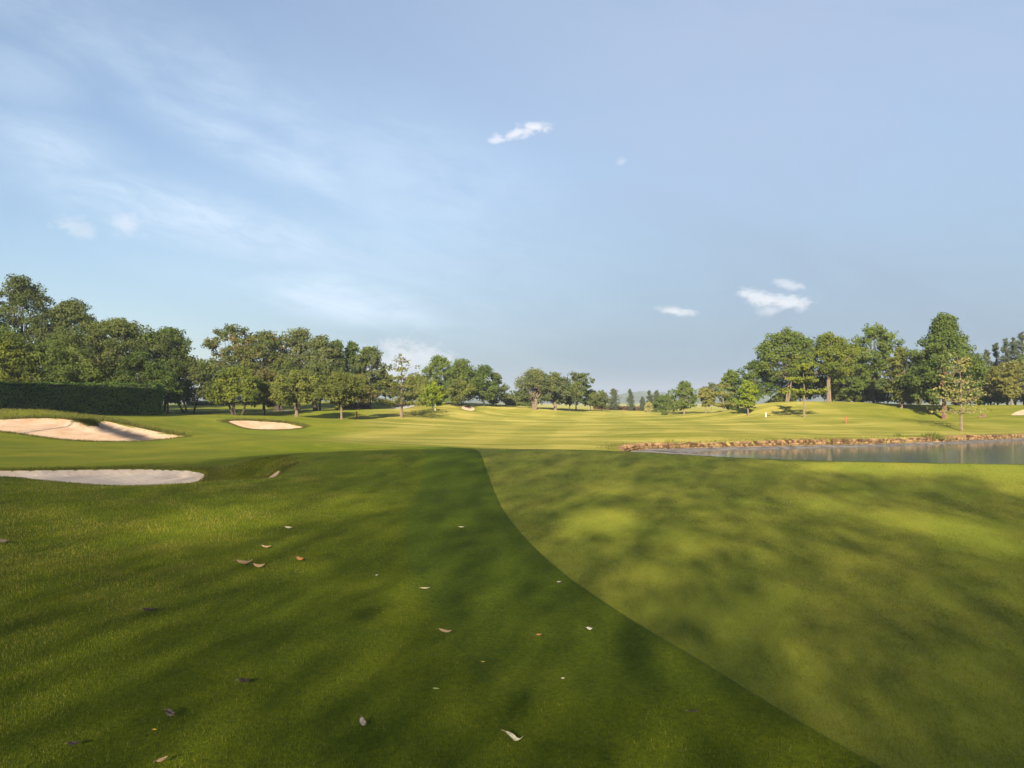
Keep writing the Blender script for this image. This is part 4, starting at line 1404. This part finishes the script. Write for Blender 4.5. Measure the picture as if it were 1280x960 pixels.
# ------------------------------------------------------------------ grass blades
def blades(name, x, y, ln, wd, material, rng, tint, lean=0.55, acc=0.06):
    n = len(x)
    z = base_z(x, y) + 0.004 if name == 'short_grass' else terrain_z(x, y)
    th = rng.uniform(0, 2 * math.pi, n)
    ph = rng.uniform(0, 2 * math.pi, n)
    le = np.abs(rng.normal(0, lean, n))
    side = np.stack([np.cos(th), np.sin(th), np.zeros(n)], 1) * (wd / 2)[:, None]
    tip = np.stack([np.cos(ph) * np.sin(le), np.sin(ph) * np.sin(le), np.cos(le)], 1) * ln[:, None]
    b = np.stack([x, y, z - 0.004], 1)
    V = np.stack([b - side, b + side, b + tip], 1).reshape(-1, 3)
    f = np.arange(3 * n).reshape(-1, 3)
    o = mesh_np(name, V, [f], material, smooth=False, attrs={'tint': ('FACE', np.clip(tint, 0, 1)), 'accent': ('FACE', (rng.random(n) < acc) * 1.0)})
    return tag(o, kind='stuff')


def build_blades():
    rng = np.random.default_rng(21)
    # approach turf near the viewer, thinning with distance
    n = 430000
    u = rng.uniform(0, 1, n)
    y = (math.sqrt(2.7) + u * (math.sqrt(17) - math.sqrt(2.7))) ** 2
    x = y * rng.uniform(-0.76, 0.60, n)
    k = (sdf(green, x, y) > 0.02) & (rng.random(n) > sst(y, 9, 17) * .9)
    k &= (sdf(b2, x, y) > 0.02) & (sdf(b6, x, y) > 0.02)
    x, y = x[k], y[k]
    worn = sst(-x, 1.4, 4.5)
    clump = np.sin(x * 9.1 + 2 * np.sin(y * 7.3)) * np.sin(y * 8.3 + 1.7 * np.sin(x * 6.1))
    dgr = sdf(green, x, y)
    ln = (0.015 + 0.007 * worn + 0.004 * clump * worn) * np.where((dgr < 1.35) & (y > 4), 0.55, 1.0) * rng.uniform(0.6, 1.5, len(x)) * (1 + y / 20)
    wd = 0.0025 * rng.uniform(0.7, 1.4, len(x)) * (0.8 + y / 11)
    tint = 0.35 + 0.15 * clump + rng.uniform(-.4, .4, len(x)) + 0.25 * worn * (rng.random(len(x)) < 0.5)
    patch = np.clip(0.5 + 0.9 * np.sin(x * 1.9 + 1.5 * np.sin(y * 1.1)) * np.sin(y * 2.3 + np.sin(x * 2.7)) + 0.4 * np.sin(x * 7 + y * 5), 0, 1)
    blades('grass', x, y, ln, wd, LM['turf'], rng, tint, 0.6, 0.03 + 0.38 * worn * patch)
    # the close cut green
    n = 420000
    u = rng.uniform(0, 1, n)
    y = (math.sqrt(2.7) + u * (math.sqrt(24) - math.sqrt(2.7))) ** 2
    x = y * rng.uniform(-0.25, 0.76, n)
    k = (sdf(green, x, y) < -0.01) & (rng.random(n) > sst(y, 7, 23))
    x, y = x[k], y[k]
    m = np.sin(x * 2.1 + 1.4 * np.sin(y * 1.7)) * np.sin(y * 1.9 + x)
    blades('short_grass', x, y, 0.010 * rng.uniform(.5, 1.4, len(x)) * (1 + y / 15), 0.0030 * rng.uniform(.6, 1.4, len(x)) * (.8 + y / 9), LM['putt'], rng,
           0.5 + 0.12 * m + rng.uniform(-.4, .4, len(x)) - 0.13 * np.sign(np.sin((x * math.cos(RAD(29.5)) - y * math.sin(RAD(29.5))) * math.pi / 0.86)), 0.5)
    # long uncut grass on the bunker rims and on the mound of the big bunker
    X, Y, L, Wd = [], [], [], []
    for poly, m, lo, hi, w in ((b1, 11000, .10, .30, .035), (b2, 9000, .03, .10, .010), (b3, 6000, .10, .26, .045), (b6, 1500, .02, .06, .008)):
        seg = np.r_[poly, poly[:1]]
        i = rng.integers(0, len(poly), m)
        t = rng.uniform(0, 1, m)
        lens = np.linalg.norm(np.diff(seg, axis=0), axis=1)
        i = rng.choice(len(poly), m, p=lens / lens.sum())
        p = seg[i] + (seg[i + 1] - seg[i]) * t[:, None]
        c = poly.mean(0)
        far_side = p[:, 1] > c[1] + (p[:, 0] - c[0]) * 0
        sp = np.abs(rng.normal(0, 1, m)) * np.where(far_side, 0.35, 0.12) * (1 if poly is not b2 else .6)
        e = seg[i + 1] - seg[i]
        nn = np.stack([e[:, 1], -e[:, 0]], 1)
        nn /= np.linalg.norm(nn, axis=1)[:, None] + 1e-9
        inside = sdf(poly, p[:, 0] + nn[:, 0] * .05, p[:, 1] + nn[:, 1] * .05) < 0
        nn[inside] *= -1
        q = p + nn * sp[:, None] - nn * 0.02
        X.append(q[:, 0]); Y.append(q[:, 1])
        L.append(rng.uniform(lo, hi, m) * np.where(far_side, 1.0, 0.45))
        Wd.append(w * rng.uniform(.6, 1.3, m))
    m = 9000
    x = rng.uniform(-44, -16, m); y = rng.uniform(43, 56, m)
    k = (sdf(b1, x, y) > 0.05) & (base_z(x, y) > 0.05)
    X.append(x[k]); Y.append(y[k]); L.append(rng.uniform(.06, .16, k.sum())); Wd.append(.05 * rng.uniform(.6, 1.3, k.sum()))
    # far bank of the near bunker's right end
    m = 30000
    x = rng.uniform(-9.0, -5.2, m); y = rng.uniform(15.2, 21.5, m)
    k = (sdf(b2, x, y) > 0.03) & (sdf(b6, x, y) > 0.03) & (sdf(hollow, x, y) < 0.35)
    X.append(x[k]); Y.append(y[k]); L.append(rng.uniform(.02, .07, k.sum())); Wd.append(.012 * rng.uniform(.6, 1.3, k.sum()))
    # pond bank
    i = rng.integers(0, len(SHORE), 3000)
    p = SHORE[i] + SHORE_N[i] * rng.uniform(0.9, 1.5, 3000)[:, None] + rng.normal(0, .3, (3000, 2))
    X.append(p[:, 0]); Y.append(p[:, 1]); L.append(rng.uniform(.05, .16, 3000)); Wd.append(.04 * rng.uniform(.6, 1.3, 3000))
    x, y, l, w = (np.concatenate(a) for a in (X, Y, L, Wd))
    blades('long_grass', x, y, l, w, LM['rim'], rng, rng.uniform(0, 1, len(x)), 0.7)


LM['turf'] = leaf_mat('turf_blades', (0.060, 0.092, 0.003), (0.200, 0.225, 0.012), (0.34, 0.27, 0.075), 0.8, trans=0.2, gloss=0.1)
LM['rim'] = leaf_mat('long_grass_blades', (0.060, 0.075, 0.014), (0.155, 0.145, 0.035), (0.22, 0.15, 0.06), 0.8, trans=0.25, gloss=0.1)
LM['putt'] = leaf_mat('green_blades', (0.112, 0.134, 0.010), (0.170, 0.182, 0.020), (0.23, 0.20, 0.05), 0.35, trans=0.15, gloss=0.08)
LM['reed'] = leaf_mat('reed_blades', (0.080, 0.115, 0.016), (0.190, 0.200, 0.035), (0.25, 0.2, 0.07), 0.8, trans=0.25, gloss=0.15)
build_blades()


def reeds(name, label, px, py, D, w, h, m, seed):
    rng = np.random.default_rng(seed)
    x0 = (px - 640) / F * D
    z0 = tz(x0, D)
    X = rng.normal(0, w / 3.2, m)
    Y = rng.normal(0, w / 6, m)
    fall = np.clip(1 - (np.abs(X) / (w * .62)) ** 2, .3, 1)
    L = h * rng.uniform(.6, 1.1, m) * fall
    th = rng.uniform(0, 6.28, m)
    le = np.abs(rng.normal(.1, .28, m))
    az = np.arctan2(Y, X) + rng.normal(0, .8, m)
    wd = 0.035
    side = np.stack([np.cos(th), np.sin(th), 0 * th], 1) * wd / 2
    b = np.stack([X, Y, np.full(m, -.15)], 1)
    mid = b + np.stack([np.cos(az) * np.sin(le * .6), np.sin(az) * np.sin(le * .6), np.cos(le * .6)], 1) * (L * .6)[:, None]
    tip = mid + np.stack([np.cos(az) * np.sin(le * 1.8), np.sin(az) * np.sin(le * 1.8), np.cos(le * 1.8)], 1) * (L * .45)[:, None]
    V = np.stack([b - side, b + side, mid + side * .8, mid - side * .8, tip], 1).reshape(-1, 3)
    k = np.arange(m)[:, None] * 5
    q = k + np.array([[0, 1, 2, 3]])
    t = k + np.array([[3, 2, 4]])
    root = empty(name, (x0, D, z0))
    mesh_np('leaves', V, [q, t], LM['reed'], root, False, {'tint': ('FACE', np.tile(rng.uniform(0, 1, m), 2)), 'accent': ('FACE', np.tile((rng.random(m) < .15) * 1.0, 2))})
    return tag(root, label, 'reeds')


reeds('reed_clump', 'broad tuft of tall green reeds hiding the stone wall toward the right', 1164, 551, 57.6, 2.0, 0.6, 420, 1)
reeds('reed_clump', 'small thin tuft of reeds on the wall, left of the broad reed tuft', 1122, 551, 57.6, 0.9, 0.6, 90, 2)
reeds('reed_clump', 'tuft of grass growing over the left end of the stone wall', 838, 560, 49.9, 1.0, 0.55, 170, 3)

# ------------------------------------------------------------------ stakes, posts, stump
def prism_ring(r, zs, rs_, sides=8, sq=False):
    V, Q = [], []
    for z, k in zip(zs, rs_):
        for i in range(sides):
            a = 2 * math.pi * (i + .5) / sides
            V.append((r * k * math.cos(a), r * k * math.sin(a), z))
    n = len(zs)
    for a in range(n - 1):
        for i in range(sides):
            j = (i + 1) % sides
            Q.append((a * sides + i, a * sides + j, (a + 1) * sides + j, (a + 1) * sides + i))
    V.append((0, 0, zs[-1] + 0.001))
    T_ = [((n - 1) * sides + i, (n - 1) * sides + (i + 1) % sides, len(V) - 1) for i in range(sides)]
    return np.array(V), [np.array(Q), np.array(T_)]


M['red_paint'] = simple('red_paint', (0.42, 0.055, 0.035), 0.5, 0.2, 12)
M['red_worn'] = simple('worn_red_paint', (0.36, 0.10, 0.06), 0.6, 0.3, 12)
M['white_paint'] = simple('white_paint', (0.62, 0.60, 0.55), 0.5, 0.15, 12)
M['grey_cap'] = simple('grey_cap', (0.30, 0.29, 0.27), 0.6, 0.2, 12)
M['stump'] = simple('stump_wood', (0.17, 0.10, 0.06), 0.9, 0.4, 14, 0.6)


def stake(label, px, py, D, h, r, m, cap, cat, name):
    x = (px - 640) / F * D
    root = empty(name, (x, D, tz(x, D)))
    tag(root, label, cat)
    V, f = prism_ring(r, [-.1, h * .80, h * .84], [1.0, 1.0, .9], 4)
    mesh_np('post', V, f, M[m], root, False)
    V, f = prism_ring(r, [h * .842, h * .97, h], [1.12, 1.12, .5], 4)
    mesh_np('cap', V, f, M[cap], root, False)


stake('red hazard stake on the grass near the small olive brown tree at left', 446, 523, 84, 0.85, 0.085, 'red_paint', 'red_worn', 'stake', 'hazard_stake')
stake('red hazard stake on the slope beyond the pond wall', 1057, 530, 78, 0.70, 0.075, 'red_worn', 'red_paint', 'stake', 'hazard_stake')
stake('short white post beside the lime green ball shaped tree', 544, 512, 97, 0.85, 0.085, 'white_paint', 'grey_cap', 'post', 'marker_post')
stake('short white marker post at the foot of the rise beyond the pond', 957, 520, 95, 0.62, 0.09, 'white_paint', 'grey_cap', 'post', 'marker_post')


def stump():
    x, D = (1229 - 640) / F * 88, 88
    root = empty('tree_stump', (x, D, tz(x, D)))
    tag(root, 'small brown tree stump on the grass right of the pyramid shaped tree', 'stump')
    rng = np.random.default_rng(2)
    V, f = prism_ring(0.24, [-.1, .05, .2, .38], [1.5, 1.15, 1.0, .95], 10)
    V[:, :2] *= rng.uniform(.88, 1.12, (len(V), 1))
    V[-11:-1, 2] += rng.uniform(-.05, .05, 10)
    mesh_np('trunk', V, f, M['stump'], root, False)
    V, f = prism_ring(0.2, [.0, .12, .2], [1.3, 1.1, .6], 7)
    mesh_np('root', V + np.array([-.42, -.05, -.05]), f, M['stump'], root, False)


stump()

# ------------------------------------------------------------------ fallen leaves
def leaf_col(name, a, b):
    m, g, p, out = mat(name)
    tc = g.node('ShaderNodeTexCoord')
    n = g.noise(tc.outputs['Object'], 60.0, 5, 0.65)
    g.l.new(g.mix(g.ramp(n, 0.35, 0.7), a, b), p.inputs['Base Color'])
    p.inputs['Roughness'].default_value = 0.6
    return m


FL = {'tan': leaf_col('tan_leaf', (0.34, 0.22, 0.12), (0.50, 0.36, 0.22)), 'pale': leaf_col('cream_leaf', (0.42, 0.40, 0.24), (0.58, 0.54, 0.36)),
      'dark': leaf_col('dark_leaf', (0.035, 0.026, 0.022), (0.09, 0.07, 0.055)), 'grey': leaf_col('grey_leaf', (0.30, 0.25, 0.21), (0.48, 0.42, 0.37)),
      'greybrown': leaf_col('grey_brown_leaf', (0.12, 0.09, 0.07), (0.24, 0.19, 0.15)), 'yellow': leaf_col('yellow_leaf', (0.50, 0.36, 0.03), (0.70, 0.55, 0.06)),
      'lime': leaf_col('lime_leaf', (0.20, 0.26, 0.04), (0.34, 0.38, 0.09)), 'white': leaf_col('whitish_leaf', (0.5, 0.46, 0.38), (0.66, 0.62, 0.54)),
      'orange': leaf_col('orange_leaf', (0.36, 0.15, 0.05), (0.5, 0.25, 0.09))}


def fallen_leaf(label, px, py, L, W, rot, m, curl=0.8, fold=0.6, lift=0.006, seed=0, s_curve=0.0):
    """a dry curled leaf: blade folded along its midrib, with a stalk"""
    rng = np.random.default_rng(seed + 70)
    g0 = ground_at(px, py)
    if sdf(green, g0[:1], g0[1:2])[0] > 0:
        lift += 0.010
    nu, nv = 11, 7
    curl, fold = curl * 1.45, fold * 1.15
    V = []
    for i in range(nu):
        u = i / (nu - 1)
        hw = W / 2 * max(0.03, math.sin(math.pi * min(1, u * 0.94 + 0.05)) ** 0.75 * (1.15 - 0.5 * u))
        hw *= 1 + rng.uniform(-.08, .08)
        a = (u - 0.5) * curl * 2
        R = L / max(0.05, abs(curl) * 2)
        xx = R * math.sin(a) if abs(curl) > .03 else (u - .5) * L
        zz = R * (1 - math.cos(a)) if abs(curl) > .03 else 0
        for j in range(nv):
            v = (j / (nv - 1) - .5) * 2
            f = fold * abs(v)
            V.append((xx, hw * v * math.cos(f) + s_curve * L * math.sin(u * math.pi * 2) * .3, zz + hw * abs(v) * math.sin(f) + rng.uniform(-1, 1) * .02 * W))
    V = np.array(V)
    V[:, 2] -= V[:, 2].min()
    q = np.array([(i * nv + j, i * nv + j + 1, (i + 1) * nv + j + 1, (i + 1) * nv + j) for i in range(nu - 1) for j in range(nv - 1)])
    back = V.copy()
    back[:, 2] -= 0.0012
    n = len(V)
    mid = nv // 2
    p0 = V[mid]
    st, sq = tube_np(np.array([p0, p0 + [-L * .12, 0, .004], p0 + [-L * .24, L * .03, .001]]), np.array([.0016, .0013, .0011]) * (1 + 5 * L), 5)
    root = empty('fallen_leaf', (g0[0], g0[1], g0[2] + lift), RAD(rot))
    tag(root, label, 'leaf', 'dead leaves lying on the near turf')
    mesh_np('leaf_blade', np.r_[V, back], [np.r_[q, q[:, ::-1] + n]], FL[m], root)
    mesh_np('stalk', st, [sq], FL['greybrown' if m not in ('pale', 'white') else 'tan'], root)


fallen_leaf('biggest pale tan curled leaf, left one of the pair lying in the sunny patch', 306, 707, .17, .075, 20, 'tan', .7, .8, seed=1)
fallen_leaf('tan curled leaf, right and lower one of the pair in the sunny patch', 324, 711, .13, .06, 12, 'tan', .8, .9, seed=2)
fallen_leaf('small pale leaf alone at the top of the sunny patch', 361, 662, .10, .06, -10, 'pale', .5, .5, seed=3)
fallen_leaf('thin tan leaf just above the curled pair', 333, 686, .11, .035, 5, 'tan', .6, .9, seed=4)
fallen_leaf('rusty brown leaf right of the curled pair', 375, 702, .11, .06, -25, 'orange', .6, .7, seed=5)
fallen_leaf('tiny whitish leaf standing on edge in the middle of the approach', 471, 722, .05, .035, 80, 'white', .5, .9, seed=6)
fallen_leaf('thin cream leaf in the small light streak by the green', 532, 738, .075, .025, 15, 'pale', .3, .5, seed=7)
fallen_leaf('long tan leaf on the dark turf below the small light streak', 557, 793, .095, .035, -15, 'tan', .5, .8, seed=8)
fallen_leaf('small white curled leaf close to the edge of the green', 737, 790, .05, .034, -10, 'white', .8, .9, seed=9)
fallen_leaf('dark folded leaf in the middle of the dark turf', 306, 858, .075, .05, 25, 'dark', .7, .9, .012, seed=10)
fallen_leaf('grey brown folded leaf with a curled tip near the bottom left', 213, 900, .085, .05, -30, 'greybrown', .7, .8, .012, seed=11)
fallen_leaf('tiny bright yellow leaf below the grey brown folded leaf', 193, 918, .022, .016, 10, 'yellow', .2, .3, .012, seed=12)
fallen_leaf('silvery grey leaf curled like a hook near the bottom edge', 454, 912, .085, .034, -55, 'grey', 1.5, .5, .012, seed=13)
fallen_leaf('largest cream coloured wavy leaf near the bottom edge', 643, 930, .11, .036, -28, 'pale', .7, .35, .012, seed=14, s_curve=.35)
fallen_leaf('small yellow green oval leaf on the dark turf', 545, 866, .038, .026, 0, 'lime', .2, .2, .012, seed=15)
fallen_leaf('tiny orange yellow leaf left of the green edge', 604, 832, .026, .018, 10, 'yellow', .2, .3, .012, seed=16)
fallen_leaf('blackish leaf low at the left in the worn turf', 92, 937, .05, .035, 20, 'dark', .5, .6, .012, seed=17)
fallen_leaf('tan pointed leaf cut by the bottom edge of the picture', 203, 958, .06, .03, 60, 'tan', .5, .8, .014, seed=18)
fallen_leaf('thin blackish leaf at the border of the green', 867, 895, .06, .018, 8, 'dark', .3, .5, .012, seed=19)
fallen_leaf('white speck of a leaf on the green left of the light streak', 908, 750, .045, .03, 5, 'white', .3, .5, .006, seed=20)
fallen_leaf('tiny cream leaf low on the green near the border', 1013, 903, .032, .018, -20, 'pale', .3, .5, .006, seed=21)
fallen_leaf('small white leaf high on the green between two light patches', 909, 681, .06, .04, 0, 'white', .3, .5, .006, seed=22)
fallen_leaf('small cream leaf far up the dark approach', 577, 661, .07, .04, 20, 'pale', .4, .6, seed=23)
fallen_leaf('brownish leaf at the left edge beside the dark rough', 4, 680, .14, .08, 0, 'greybrown', .6, .7, seed=24)
fallen_leaf('dark flat leaf in the worn turf at left', 187, 766, .11, .05, 10, 'dark', .4, .5, seed=25)
fallen_leaf('small white leaf touching the border of the green', 699, 730, .04, .026, 30, 'white', .3, .5, seed=26)
fallen_leaf('small rusty leaf on the dark turf left of the green border', 674, 798, .04, .028, 30, 'orange', .3, .5, .012, seed=27)
fallen_leaf('small white leaf low in the dark turf right of the cream wavy leaf', 704, 853, .022, .016, 30, 'white', .3, .5, .012, seed=28)

print('leaves', N_LEAF[0])
